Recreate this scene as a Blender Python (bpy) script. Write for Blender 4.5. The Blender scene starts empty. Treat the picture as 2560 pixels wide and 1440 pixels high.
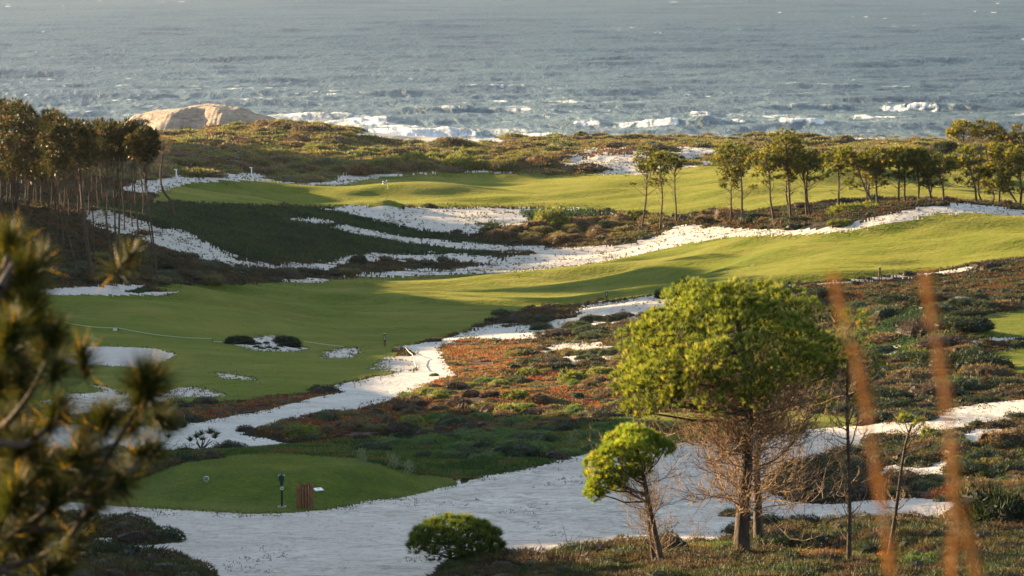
import bpy, math
import numpy as np
from mathutils import Vector, Matrix
C = bpy.context.scene
rng = np.random.default_rng(11)

# ---------------------------------------------------------------- camera, sky, sun
HC = 60.0                       # eye height above the sea
F = 85.0 / 36.0 * 2560.0        # focal length in photo pixels
PITCH = math.atan(870.0 / F)
CP, SP = math.cos(PITCH), math.sin(PITCH)
cam = bpy.data.cameras.new('camera')
camo = bpy.data.objects.new('camera', cam)
C.collection.objects.link(camo)
camo.location = (0, 0, HC)
camo.rotation_euler = (math.radians(90) - PITCH, 0, 0)
cam.lens = 85; cam.sensor_width = 36
cam.clip_start = 0.2; cam.clip_end = 60000
cam.dof.use_dof = True
cam.dof.focus_distance = 105
cam.dof.aperture_fstop = 5.0
C.camera = camo

SUN_AZ = math.radians(62)       # left of the view direction
SUN_EL = math.radians(8.8)
TAN_EL = math.tan(SUN_EL)
SDX, SDY = -math.sin(SUN_AZ), math.cos(SUN_AZ)
sun = bpy.data.lights.new('sun', 'SUN')
sun.energy = 5.0; sun.angle = math.radians(0.6); sun.color = (1.0, 0.74, 0.42)
suno = bpy.data.objects.new('sun', sun)
C.collection.objects.link(suno)
sdir = Vector((SDX * math.cos(SUN_EL), SDY * math.cos(SUN_EL), math.sin(SUN_EL)))
suno.rotation_euler = sdir.to_track_quat('Z', 'Y').to_euler()
suno.location = (-200, 100, 200)

W = bpy.data.worlds.new('World'); C.world = W; W.use_nodes = True
nt = W.node_tree
sky = nt.nodes.new('ShaderNodeTexSky'); sky.sky_type = 'NISHITA'; sky.sun_disc = False
sky.sun_elevation = SUN_EL
sky.sun_rotation = -SUN_AZ
sky.air_density = 1.0; sky.dust_density = 0.3; sky.ozone_density = 1.2
bg = nt.nodes['Background']; bg.inputs['Strength'].default_value = 0.115
# warm white balance, and the low sky darkened to dim its reflection in the sea
tcw = nt.nodes.new('ShaderNodeTexCoord'); sw = nt.nodes.new('ShaderNodeSeparateXYZ'); nt.links.new(tcw.outputs['Generated'], sw.inputs[0])
rw = nt.nodes.new('ShaderNodeValToRGB'); e = rw.color_ramp.elements
e[0].position = 0.0; e[0].color = (0.09, 0.105, 0.14, 1); e[1].position = 0.42; e[1].color = (1.22, 1.0, 0.86, 1)
nt.links.new(sw.outputs['Z'], rw.inputs[0])
mw = nt.nodes.new('ShaderNodeMix'); mw.data_type = 'RGBA'; mw.blend_type = 'MULTIPLY'; mw.inputs[0].default_value = 1
nt.links.new(sky.outputs[0], mw.inputs[6]); nt.links.new(rw.outputs[0], mw.inputs[7]); nt.links.new(mw.outputs[2], bg.inputs[0])
C.view_settings.view_transform = 'Standard'; C.view_settings.look = 'None'
C.view_settings.exposure = 2.45; C.view_settings.gamma = 1
C.cycles.max_bounces = 6; C.cycles.transparent_max_bounces = 8
C.cycles.volume_bounces = 0
C.cycles.use_denoising = True

# ---------------------------------------------------------------- helpers
def ray(px, py):
    X = (px - 1280.0) / F; Y = (720.0 - py) / F
    dy = CP + Y * SP; dz = -SP + Y * CP
    return X / dy, dz / dy
def P3(px, py, d):
    u, w = ray(px, py)
    return np.array([u * d, d, HC + w * d])
def proj(x, y, z):
    r = z - HC
    fw = np.maximum(y * CP - r * SP, 1e-3)
    return 1280.0 + F * x / fw, 720.0 - F * (y * SP + r * CP) / fw
def sstep(a, b, x):
    t = np.clip((x - a) / (b - a), 0, 1)
    return t * t * (3 - 2 * t)
def _h(ix, iy, s):
    n = (ix.astype(np.int64) * 374761393 + iy.astype(np.int64) * 668265263 + s * 974634777) & 0x7fffffff
    n = ((n ^ (n >> 13)) * 1274126177) & 0x7fffffff
    return ((n ^ (n >> 16)) & 0xffff) / 65535.0
def vnoise(x, y, s=0):
    x = np.asarray(x, float); y = np.asarray(y, float)
    ix = np.floor(x); iy = np.floor(y); fx = x - ix; fy = y - iy
    fx = fx * fx * (3 - 2 * fx); fy = fy * fy * (3 - 2 * fy)
    a = _h(ix, iy, s); b = _h(ix + 1, iy, s); c = _h(ix, iy + 1, s); d = _h(ix + 1, iy + 1, s)
    return (a + (b - a) * fx) * (1 - fy) + (c + (d - c) * fx) * fy
def fbm(x, y, s=0, o=4, g=0.5):
    v = 0; a = 1; t = 0
    for k in range(o):
        v = v + a * (vnoise(x, y, s + k * 17) - 0.5); t += a
        x = x * 2.03 + 5.1; y = y * 2.03 - 3.7; a *= g
    return v / t * 2

def mesh_np(name, V, Fc, mat=None, smooth=False, attrs=None, parent=None, mats=None, matidx=None, link=True):
    V = np.ascontiguousarray(V, dtype=np.float32); Fc = np.ascontiguousarray(Fc, dtype=np.int32)
    me = bpy.data.meshes.new(name)
    n = Fc.shape[1]; m = Fc.shape[0]
    me.vertices.add(len(V)); me.vertices.foreach_set('co', V.ravel())
    me.loops.add(m * n); me.loops.foreach_set('vertex_index', Fc.ravel())
    me.polygons.add(m)
    me.polygons.foreach_set('loop_start', np.arange(0, m * n, n, dtype=np.int32))
    me.polygons.foreach_set('use_smooth', np.full(m, smooth, dtype=bool))
    for mm in (mats or ([mat] if mat else [])): me.materials.append(mm)
    if matidx is not None: me.polygons.foreach_set('material_index', np.ascontiguousarray(matidx, dtype=np.int32))
    for k, a in (attrs or {}).items():
        if a.ndim == 1:
            at = me.attributes.new(k, 'FLOAT', 'POINT'); at.data.foreach_set('value', a.astype(np.float32))
        else:
            at = me.attributes.new(k, 'FLOAT_COLOR', 'POINT')
            c4 = np.ones((len(a), 4), np.float32); c4[:, :3] = a
            at.data.foreach_set('color', c4.ravel())
    me.update(calc_edges=True)
    o = bpy.data.objects.new(name, me)
    if link: C.collection.objects.link(o)
    if parent is not None: o.parent = parent
    return o
def tag(o, label=None, cat=None, group=None, kind=None):
    if label: o['label'] = label
    if cat: o['category'] = cat
    if group: o['group'] = group
    if kind: o['kind'] = kind
    return o
def empty(name, loc, rz=0):
    o = bpy.data.objects.new(name, None); C.collection.objects.link(o)
    o.location = loc; o.rotation_euler = (0, 0, rz); o.empty_display_size = 0.2
    return o

# ---------------------------------------------------------------- materials
def new_mat(name):
    m = bpy.data.materials.new(name); m.use_nodes = True
    nt = m.node_tree; nt.nodes.clear()
    out = nt.nodes.new('ShaderNodeOutputMaterial')
    b = nt.nodes.new('ShaderNodeBsdfPrincipled')
    nt.links.new(b.outputs[0], out.inputs[0])
    return m, nt, b, out
def N(nt, t, **kw):
    n = nt.nodes.new(t)
    for k, v in kw.items():
        if k in n.inputs.keys() if hasattr(n.inputs, 'keys') else False: n.inputs[k].default_value = v
        else: setattr(n, k, v)
    return n
def pos(nt, sx=1, sy=1, sz=1):
    g = nt.nodes.new('ShaderNodeNewGeometry')
    mp = nt.nodes.new('ShaderNodeMapping'); mp.inputs['Scale'].default_value = (sx, sy, sz)
    nt.links.new(g.outputs['Position'], mp.inputs[0]); return mp.outputs[0]
def noise(nt, vec, scale, detail=4, rough=0.55, dist=0):
    n = nt.nodes.new('ShaderNodeTexNoise'); n.inputs['Scale'].default_value = scale
    n.inputs['Detail'].default_value = detail; n.inputs['Roughness'].default_value = rough
    n.inputs['Distortion'].default_value = dist
    nt.links.new(vec, n.inputs['Vector']); return n.outputs['Fac']
def ramp(nt, fac, stops):
    r = nt.nodes.new('ShaderNodeValToRGB'); e = r.color_ramp.elements
    while len(e) < len(stops): e.new(0.5)
    for el, (p, c) in zip(e, stops):
        el.position = p; el.color = (*c, 1) if len(c) == 3 else c
    nt.links.new(fac, r.inputs[0]); return r.outputs[0]
def mix(nt, fac, a, b, mode='MIX'):
    m = nt.nodes.new('ShaderNodeMix'); m.data_type = 'RGBA'; m.blend_type = mode
    for s, v in ((0, fac), (6, a), (7, b)):
        if isinstance(v, (int, float)): m.inputs[s].default_value = v
        elif isinstance(v, tuple): m.inputs[s].default_value = (*v, 1)
        else: nt.links.new(v, m.inputs[s])
    return m.outputs[2]
def bump(nt, b, h, strength=0.5, dist=0.1):
    n = nt.nodes.new('ShaderNodeBump'); n.inputs['Strength'].default_value = strength
    n.inputs['Distance'].default_value = dist
    nt.links.new(h, n.inputs['Height']); nt.links.new(n.outputs[0], b.inputs['Normal']); return n
def simple(name, col, rough=0.7, var=0.25, scale=30, metal=0):
    m, nt, b, out = new_mat(name)
    tc = nt.nodes.new('ShaderNodeTexCoord')
    f = noise(nt, tc.outputs['Object'], scale, 4)
    lo = tuple(c * (1 - var) for c in col); hi = tuple(min(1, c * (1 + var)) for c in col)
    nt.links.new(ramp(nt, f, [(0.3, lo), (0.7, hi)]), b.inputs['Base Color'])
    b.inputs['Roughness'].default_value = rough; b.inputs['Metallic'].default_value = metal
    return m

def ground_mat(name, stops, sc=0.6, aniso=1.0, fine=8, fine_amt=0.35, bs=0.5, bd=0.06, bscale=6, extra=None):
    m, nt, b, out = new_mat(name)
    v = pos(nt, 1, aniso, 1)
    c = ramp(nt, noise(nt, v, sc, 6, 0.6, 0.3), stops)
    f2 = noise(nt, v, fine, 4, 0.6)
    c = mix(nt, fine_amt, c, ramp(nt, f2, [(0.3, (0.35, 0.35, 0.35)), (0.7, (1.3, 1.3, 1.3))]), 'MULTIPLY')
    if extra: c = extra(nt, v, c)
    nt.links.new(c, b.inputs['Base Color'])
    b.inputs['Roughness'].default_value = 0.95
    b.inputs['Specular IOR Level'].default_value = 0.1
    bump(nt, b, noise(nt, v, bscale, 5, 0.65), bs, bd)
    return m
# ---------------------------------------------------------------- terrain surface
# surveyed heights: columns of (bearing px, [(row py, distance d) ...]) turned into real x, y, z
COLS = {
 50: [(1440,50),(1300,66),(1200,80),(1100,98),(1050,108),(1000,120),(900,165),(800,205),(735,232),(680,248),(620,265),(560,285),(500,320),(460,375),(400,520),(350,640)],
 350: [(1440,50),(1300,66),(1200,82),(1140,96),(1050,112),(1000,128),(900,168),(800,212),(735,245),(680,262),(620,284),(580,300),(525,330),(490,390),(450,440),(400,520),(345,640)],
 700: [(1440,50),(1300,66),(1250,74),(1180,86),(1140,95),(1100,104),(1050,115),(1000,130),(950,148),(900,175),(850,205),(800,235),(750,265),(715,288),(690,300),(660,312),(620,328),(580,345),(545,360),(517,420),(475,465),(445,505),(400,560),(350,630),(318,690)],
 1100: [(1440,50),(1300,66),(1200,82),(1100,105),(1000,135),(930,165),(860,205),(800,240),(740,282),(690,315),(650,340),(610,366),(560,398),(517,425),(480,465),(440,520),(400,570),(375,625),(352,690)],
 1500: [(1440,51),(1350,60),(1200,80),(1130,92),(1100,100),(1000,130),(900,165),(850,195),(800,225),(770,245),(720,275),(680,302),(650,330),(620,352),(590,372),(550,395),(520,420),(480,460),(440,515),(400,570),(368,625)],
 1900: [(1440,50),(1300,66),(1200,78),(1100,96),(1000,120),(900,155),(800,195),(740,228),(690,255),(640,280),(600,302),(580,315),(555,332),(520,380),(480,430),(440,480),(405,540),(378,620)],
 2300: [(1440,49),(1300,64),(1200,76),(1100,92),(1000,115),(900,142),(800,178),(720,225),(690,243),(640,262),(600,275),(560,288),(522,300),(500,390),(450,450),(420,480),(390,520),(372,600)],
 2600: [(1440,48),(1300,63),(1200,75),(1100,90),(1020,106),(960,120),(900,138),(850,152),(800,168),(740,195),(690,222),(650,242),(600,260),(570,276),(542,292),(520,370),(480,430),(420,470),(385,500),(372,600)],
}
cp = []
for px, L in COLS.items():
    for py, d in L:
        w = ray(px, py)[1]; cp.append((px, d, HC + w * d))
for px in (-700, 3300):
    for py, d in COLS[50 if px < 0 else 2600]:
        w = ray(1280, py)[1]; cp.append((px, d, HC + w * d))
for px in (-700, 350, 1100, 1900, 2600, 3300):
    for d, z in ((4, 58.0), (10, 56.6), (20, 54.0), (35, 50.2), (730, 0.6), (790, -5), (900, -8)):
        cp.append((px, d, z))
cp = np.array(cp)
def _tc(px, d): return px / 520.0, 2.6 * np.log(d)
A = np.stack(_tc(cp[:, 0], cp[:, 1]), 1)
def _K(r2): return 0.5 * r2 * np.log(r2 + 1e-9)
r2 = ((A[:, None] - A[None]) ** 2).sum(-1)
n = len(A); K = np.zeros((n + 3, n + 3)); K[:n, :n] = _K(r2) + np.eye(n) * 0.004
K[:n, n] = 1; K[:n, n + 1:] = A; K[n, :n] = 1; K[n + 1:, :n] = A.T
wt = np.linalg.solve(K, np.concatenate([cp[:, 2], [0, 0, 0]]))
def tps(px, d):
    s, t = _tc(px, d); sh = np.shape(s); s = np.ravel(s); t = np.ravel(t)
    out = np.empty(len(s))
    for i in range(0, len(s), 40000):
        S = np.stack([s[i:i + 40000], t[i:i + 40000]], 1)
        r2 = (S ** 2).sum(1)[:, None] + (A ** 2).sum(1)[None] - 2 * S @ A.T
        out[i:i + 40000] = _K(np.maximum(r2, 0)) @ wt[:n] + wt[n] + S @ wt[n + 1:]
    return out.reshape(sh)

# unseen ridge on the left, its crest shaped to cast the wanted shade line
EDGE = np.array([(40,4),(50,2.5),(53,2),(58,1),(63,3),(67,10),(76,13),(100,14),(111,14),(121,-3),(140,-9),(165,-8),(190,-9),(204,-6),
                 (215,3),(245,4),(258,0),(268,-10),(285,-20),(297,-12),(306,2),(340,5),(372,6),(395,-5),(415,-30),(455,-55),(466,-10),(480,0),(520,0),(532,-50),(545,-130),(600,-160)], float)
def edge_x(p): return np.interp(p, EDGE[:, 0], EDGE[:, 1])
K1 = SDY / -SDX                                      # y + K1*x is constant along a sun ray
def base(x, y):
    d = np.maximum(y, 3.0)
    px = 1280 + F * (x / d) * 0.985
    return tps(np.clip(px, -700, 3300), np.clip(d, 3, 900))
_pg = np.linspace(30, 620, 300)
_xe = edge_x(_pg); _ye = _pg - K1 * _xe
_ze = base(_xe, _ye)
_yc = (_pg + K1 * 12) / (1 - K1 * 0.27); _xc = -0.27 * _yc - 12
_zc = _ze + (_xe - _xc) / (-SDX) * TAN_EL
BUMPS = [  # px, d, rx, ry, height
 (1960, 276, 6.5, 7, 1.6), (1700, 284, 9, 5, 0.9), (2250, 268, 9, 6, 1.2), (1850, 292, 8, 4, .8), (2080, 290, 8, 5, .9), (1450, 296, 16, 5, 0.7), (2330, 288, 14, 9, 1.4),
 (1250, 300, 12, 5, 0.6), (1050, 262, 14, 10, 0.8), (500, 232, 14, 12, 0.7),(1700, 262, 12, 4, 0.5),(2050, 258, 14, 4, 0.5),
 (560, 458, 16, 8, 1.0), (980, 455, 26, 7, 1.5), (1130, 458, 14, 7, 1.3), (1500, 478, 24, 14, 1.0), (1880, 418, 11, 9, 2.0),
 (2080, 440, 14, 12, 2.4), (2250, 455, 12, 12, 1.8), (1700, 440, 18, 9, 0.9), (1500, 440, 16, 7, .8), (640, 522, 10, 10, 2.0), (480, 505, 12, 10, 2.0), (900, 520, 18, 8, 2.2), (1080, 532, 22, 8, 1.7),
 (1350, 530, 26, 10, 1.6), (700, 505, 30, 6, -.6),
 (630, 378, 10, 8, 1.4), (965, 418, 4, 5, 1.6), (2430, 496, 14, 12, 2.0), (1520, 566, 16, 12, 2.4), (1680, 560, 10, 8, 1.4),
 (745, 650, 12, 14, 3.0), (1110, 620, 7, 8, 2.4), (1590, 618, 10, 8, .7), (850, 628, 16, 10, 1.6), (1330, 625, 26, 8, 0.2), (600, 600, 22, 10, 1.6), (820, 560, 20, 7, 1.4),
 (670, 197, 2.6, 4, 0.7), (330, 165, 6, 6, -0.5), (300, 112, 3, 4, 0.7), (1250, 87, 2.2, 3, 0.35), (1600, 92, 4, 5, 0.4),
 (2365, 182, 3.5, 8, 1.7), (2375, 153, 3.2, 7, 1.5), (1230, 130, 4, 5, 0.6), (1450, 135, 4, 5, 0.5), (1350, 160, 5, 6, 0.5), (900, 110, 5, 6, .4), (2350, 96, 4, 5, 0.7), (2500, 80, 4, 5, .6),  # the first two humps are added to throw shade over the right-hand tees
]
def height(x, y, detail=True):
    z = base(x, y)
    p = y + K1 * x
    # ridge
    yc = np.interp(p, _pg, _yc); xc = np.interp(p, _pg, _xc); zc = np.interp(p, _pg, _zc)
    zc = zc + 0.5 * fbm(p / 9.0, p * 0 + 3, 5)
    t = (x - xc)
    right = sstep(0, 1, np.clip(1 - t / np.maximum(6.0, -0.222 * yc - xc), 0, 1))
    left = sstep(0, 1, np.clip(1 + t / 90.0, 0, 1)) * 0.5 + 0.5
    m = np.where(t > 0, right, left)
    lift = np.maximum(zc - z, 0) * sstep(28, 40, p) * (1 - sstep(560, 620, p))
    z = z + lift * m
    for px, d, rx, ry, h in BUMPS:
        x0 = ray(px, 700)[0] * d
        q = ((x - x0) / rx) ** 2 + ((y - d) / ry) ** 2
        z = z + h * np.exp(-q)
    # tee platform
    x0 = -8.0; q = np.sqrt(((x - x0 - (y - 83) * -0.02) / 5.6) ** 2 + ((y - 83) / 11.5) ** 2)
    z = z + 0.75 * (1 - sstep(0.62, 1.05, q))
    if detail:
        far = sstep(480, 560, y) * (1 - sstep(690, 740, y))
        z = z + far * (1.3 * fbm(x / 26, y / 14, 21, 5) + 0.9*fbm(x / 7, y / 5, 23, 3))
        z = z + 1.3 * fbm(x / 30, y / 13, 31, 3) * sstep(170, 240, y) * (1 - far)
        z = z + 0.6 * fbm(x / 18, y / 5.0, 35, 3) * sstep(215, 250, y) * (1 - sstep(430,480,y))
        z = z + 0.10 * fbm(x / 3.5, y / 2.5, 33, 4) * (1 - sstep(120, 200, y))
    return z

# ---------------------------------------------------------------- where each kind of ground lies
SAND, GRASS, TEE, PATH, BUNK, ICEG, ICER, SOIL, DUNE, BEACH = range(10)
ZP = [  # zone, dmin, dmax, fray, polygon
 (DUNE, 425, 999, 4, [(-900,480),(-900,200),(3500,200),(3500,470),(2560,440),(2300,405),(1600,450),(900,470)]),
 (BEACH, 655, 999, 3, [(840,360),(880,330),(1000,328),(1250,345),(1260,362),(1100,362)]),
 (SAND, 430, 640, 6, [(1385,408),(1420,385),(1480,372),(1560,368),(1610,376),(1640,392),(1600,402),(1640,412),(1590,424),(1480,420)]),
 (ICER, 430, 640, 8, [(1440,388),(1500,372),(1570,370),(1600,376),(1560,385),(1500,384),(1460,396)]),
 (SAND, 430, 640, 6, [(1660,382),(1700,368),(1770,368),(1800,380),(1770,394),(1700,398)]),
 (SAND, 430, 640, 5, [(1090,385),(1160,375),(1180,392),(1130,392)]),
 (SAND, 395, 560, 4, [(300,475),(340,450),(430,438),(500,445),(560,432),(640,432),(690,448),(760,462),(560,470),(420,490),(300,490)]),
 (SAND, 395, 560, 3, [(720,464),(810,452),(870,434),(930,430),(1000,436),(1180,424),(1300,428),(1200,440),(1000,448),(900,462),(830,470)]),
 (SAND, 395, 600, 4, [(1440,432),(1600,420),(1720,405),(1800,398),(1790,410),(1700,420),(1600,440),(1500,442)]),
 (SAND, 395, 600, 4, [(2350,385),(2420,376),(2460,378),(2440,395),(2380,404)]),
 (GRASS, 360, 560, 1.5, [(380,505),(395,480),(470,458),(560,452),(660,452),(780,463),(850,462),(920,447),(1000,438),(1100,432),(1180,429),(1260,433),(1400,437),(1500,436),(1600,436),(1700,420),(1800,412),(1900,414),(2100,408),(2200,402),(2330,400),(2440,420),(2700,430),(2700,560),(2060,590),(1900,562),(1700,545),(1600,532),(1500,524),(1300,518),(1000,517),(850,518),(760,516),(640,513),(500,509)]),
 (SAND, 360, 470, 5, [(780,524),(880,514),(960,516),(1100,520),(1250,521),(1450,521),(1570,536),(1440,545),(1300,562),(1190,585),(1060,578),(940,562),(860,545)]),
 (ICEG, 360, 430, 9, [(1300,530),(1380,522),(1480,524),(1570,536),(1600,550),(1440,550),(1330,556)]),
 (ICEG, 360, 430, 8, [(1190,560),(1230,556),(1270,570),(1240,580)]),
 (ICEG, 300, 440, 5, [(250,510),(430,503),(640,514),(790,520),(880,535),(960,556),(1080,580),(1200,600),(1280,612),(1200,640),(1080,650),(980,655),(850,652),(700,654),(600,648),(520,628),(450,600),(380,585),(300,560),(240,530)]),
 (SAND, 300, 420, 4, [(710,548),(780,546),(850,556),(790,558)]),
 (SAND, 240, 340, 12, [(215,520),(300,535),(400,565),(480,592),(545,620),(600,650),(690,662),(640,672),(520,652),(430,630),(360,598),(280,575),(210,560)]),
 (SAND, 240, 390, 12, [(640,664),(760,660),(830,650),(900,634),(1000,632),(1200,638),(1290,650),(1330,665),(1200,680),(1020,684),(900,684),(940,668),(860,668),(740,676)]),
 (SAND, 240, 390, 10, [(960,640),(1160,644),(1230,660),(1060,664),(930,656)]),
 (SOIL, 240, 360, 12, [(930,652),(1000,650),(1180,654),(1230,662),(1200,674),(1000,676),(860,684),(700,690)]),
 (SOIL, 355, 430, 6, [(1170,585),(1230,572),(1300,562),(1440,545),(1580,538),(1720,548),(1690,572),(1620,596),(1500,610),(1350,612),(1240,604)]),
 (SOIL, 300, 400, 4, [(1600,535),(1760,520),(1900,535),(2060,560),(2200,545),(2300,520),(2700,520),(2700,600),(2100,590),(1900,575),(1700,562)]),
 (SAND, 270, 430, 3, [(1640,590),(1690,566),(1730,562),(1850,572),(2050,573),(2140,556),(2250,530),(2330,514),(2400,508),(2480,514),(2560,528),(2700,545),(2700,560),(2520,542),(2430,536),(2330,541),(2220,562),(2130,580),(2000,594),(1850,598),(1750,606),(1650,636),(1560,658),(1450,672),(1300,680),(1000,690),(860,690),(1100,676),(1290,655),(1250,642),(1330,636),(1180,626),(1000,604),(880,582),(830,568),(860,562),(900,570),(1010,592),(1150,606),(1300,616),(1450,618),(1560,612)]),
 (GRASS, 104, 420, 2.5, [(-900,722),(130,734),(440,738),(370,711),(600,711),(800,700),(900,694),(1000,690),(1200,686),(1350,674),(1500,656),(1600,636),(1700,612),(1800,594),(1950,588),(2100,581),(2220,559),(2330,537),(2430,531),(2560,540),(2700,552),(2800,600),(2700,620),(2560,640),(2450,660),(2300,680),(2190,692),(2100,697),(2000,704),(1900,712),(1700,727),(1600,742),(1500,755),(1400,768),(1260,780),(1230,800),(1170,826),(1100,845),(1040,858),(1000,872),(985,900),(1005,928),(900,948),(830,966),(760,984),(640,998),(540,1003),(430,1012),(-900,1060)]),
 (SAND, 100, 300, 3, [(700,700),(820,692),(900,688),(870,697),(760,706)]),
 (BUNK, 200, 300, 2, [(20,716),(120,722),(300,713),(378,711),(335,722),(360,729),(448,729),(400,739),(130,737)]),
 (ICEG, 200, 300, 3, [(310,730),(345,722),(385,726),(350,736)]),
 (BUNK, 130, 200, 1.5, [(90,872),(140,884),(196,882),(215,866),(300,868),(400,873),(420,880),(446,886),(405,905),(362,922),(300,916),(200,911),(120,904)]),
 (SAND, 100, 150, 5, [(100,1000),(200,990),(262,978),(210,960),(250,962),(300,985),(420,985),(450,968),(500,968),(572,985),(520,993),(430,996),(360,1010),(300,1036),(200,1030),(110,1030)]),
 (SAND, 170, 260, 3, [(566,856),(600,846),(680,840),(740,858),(776,872),(725,881),(640,878)]),
 (SAND, 150, 260, 6, [(798,893),(840,872),(892,866),(900,880),(870,893)]),
 (SAND, 150, 260, 7, [(935,920),(960,900),(1010,885),(1040,890),(1045,925),(1000,930)]),
 (SAND, 120, 200, 6, [(530,930),(600,942),(650,950),(560,948)]),
 (PATH, 90, 260, 2, [(985,868),(1040,860),(1090,852),(1180,826),(1290,815),(1360,822),(1350,845),(1260,850),(1170,846),(1105,862),(1110,905),(1142,938),(1090,948),(1006,992),(906,1020),(806,1036),(690,1062),(606,1082),(620,1092),(750,1112),(640,1118),(420,1125),(200,1128),(-900,1150),(-900,1090),(60,1080),(160,1056),(260,1060),(420,1068),(520,1052),(640,1029),(760,1000),(860,980),(820,968),(900,950),(1000,930),(1045,926),(1032,880)]),
 (SAND, 170, 290, 9, [(1180,826),(1260,800),(1400,790),(1470,765),(1560,750),(1640,738),(1700,742),(1680,775),(1600,800),(1530,815),(1440,828),(1360,836),(1240,826)]),
 (SOIL, 170, 290, 12, [(1230,800),(1260,780),(1420,768),(1460,775),(1420,800),(1350,815),(1270,818)]),
 (SAND, 110, 240, 12, [(1330,860),(1500,855),(1560,880),(1540,920),(1420,900)]),
 (SAND, 100, 160, 9, [(1180,975),(1290,945),(1340,960),(1260,985)]),
 (ICER, 90, 230, 8, [(1095,885),(1120,856),(1200,850),(1340,862),(1320,900),(1260,940),(1140,935),(1110,905)]),
 (ICER, 90, 230, 6, [(600,1078),(700,1055),(820,1025),(1000,985),(1080,948),(1160,940),(1320,935),(1560,925),(1600,1010),(1450,1050),(1300,1068),(900,1085),(720,1100)]),
 (ICER, 90, 160, 6, [(420,1050),(440,1020),(560,1000),(700,995),(860,978),(880,985),(760,1004),(640,1030),(520,1052)]),
 (SAND, 90, 120, 4, [(405,1080),(430,1055),(470,1058),(450,1075)]),
 (ICEG, 80, 130, 6, [(250,1150),(420,1128),(600,1118),(760,1110),(900,1086),(1100,1088),(1300,1072),(1450,1052),(1560,1045),(1690,1050),(1700,1105),(1500,1130),(1410,1152),(1200,1184),(1100,1196),(1000,1180),(900,1160),(700,1136),(500,1150),(380,1185)]),
 (TEE, 80, 125, 2, [(1530,1062),(1640,1032),(1760,1028),(2000,1030),(2160,1045),(2140,1065),(1900,1085),(1700,1108),(1600,1100)]),
 (SAND, 55, 100, 3, [(-100,1245),(600,1262),(1000,1225),(1140,1195),(1150,1215),(1000,1262),(600,1300),(-100,1290)]),
 (TEE, 60, 110, 2, [(180,1232),(330,1200),(400,1180),(470,1158),(600,1136),(700,1131),(820,1136),(950,1154),(1040,1184),(1130,1196),(1140,1208),(1080,1228),(1000,1246),(880,1264),(760,1276),(620,1284),(450,1274),(300,1266),(150,1258)]),
 (SAND, 40, 125, 3, [(-900,1290),(0,1272),(150,1260),(300,1266),(450,1274),(620,1284),(760,1277),(880,1265),(1000,1247),(1080,1230),(1150,1206),(1210,1182),(1300,1168),(1400,1152),(1450,1137),(1510,1130),(1620,1122),(1700,1106),(1800,1092),(1900,1084),(2140,1064),(2290,1054),(2330,1040),(2400,1016),(2560,998),(2700,990),(2700,1050),(2560,1050),(2440,1062),(2330,1090),(2200,1108),(2120,1130),(2040,1150),(1960,1175),(1950,1230),(2050,1262),(2200,1250),(2380,1238),(2420,1260),(2400,1292),(2250,1308),(2050,1310),(1930,1316),(1800,1345),(1640,1372),(1480,1396),(1320,1400),(1180,1412),(1020,1500),(1020,1700),(480,1700),(480,1450),(400,1420),(250,1388),(100,1392),(-900,1400)]),
 (SOIL, 46, 80, 7, [(60,1300),(200,1300),(330,1312),(440,1336),(380,1346),(200,1350),(60,1352)]),
 (SAND, 46, 80, 12, [(260,1345),(440,1334),(470,1345),(420,1362),(250,1368)]),
 (SAND, 46, 120, 14, [(2150,1165),(2330,1130),(2420,1140),(2400,1180),(2280,1200),(2160,1196)]),
 (SAND, 60, 120, 12, [(2390,1105),(2500,1075),(2560,1085),(2540,1110),(2440,1130)]),
 (ICER, 46, 120, 12, [(2120,1190),(2350,1180),(2560,1170),(2700,1200),(2560,1260),(2300,1235)]),
 (ICER, 46, 60, 12, [(2000,1400),(2150,1360),(2300,1380),(2400,1442),(2000,1442)]),
 (ICEG, 46, 60, 9, [(1620,1400),(1700,1365),(1850,1340),(2050,1312),(2200,1318),(2100,1350),(1900,1370),(1700,1400)]),
 (ICEG, 90, 230, 9, [(2100,800),(2350,760),(2400,830),(2300,900),(2150,880)]),
 (SAND, 100, 220, 7, [(2410,866),(2450,852),(2560,836),(2700,828),(2700,838),(2560,848),(2460,864)]),
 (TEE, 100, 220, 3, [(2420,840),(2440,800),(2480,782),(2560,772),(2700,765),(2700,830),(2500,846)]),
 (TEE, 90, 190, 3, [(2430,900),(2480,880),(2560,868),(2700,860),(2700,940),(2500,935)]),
 (SAND, 100, 220, 4, [(2170,868),(2200,864),(2245,868),(2220,885),(2180,884)]),
 (SAND, 150, 260, 4, [(2385,742),(2415,742),(2440,752),(2400,752)]),
 (SAND, 200, 280, 3, [(1960,714),(2100,701),(2200,695),(2330,682),(2440,664),(2460,668),(2330,690),(2200,700),(2000,716)]),
]
_k = [i for i, q in enumerate(ZP) if q[0] == PATH][0]; _pp = ZP.pop(_k)
ZP.insert(max(i for i, q in enumerate(ZP) if q[0] == ICER and q[1] == 90) + 1, _pp)
def inpoly(px, py, poly):
    poly = np.array(poly, float); c = np.zeros(px.shape, bool)
    x1, y1 = poly[:, 0], poly[:, 1]; x0, y0 = np.roll(x1, 1), np.roll(y1, 1)
    for a, b, cc, d in zip(x0, y0, x1, y1):
        if b == d: continue
        c ^= ((b > py) != (d > py)) & (px < (cc - a) * (py - b) / (d - b) + a)
    return c
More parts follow.
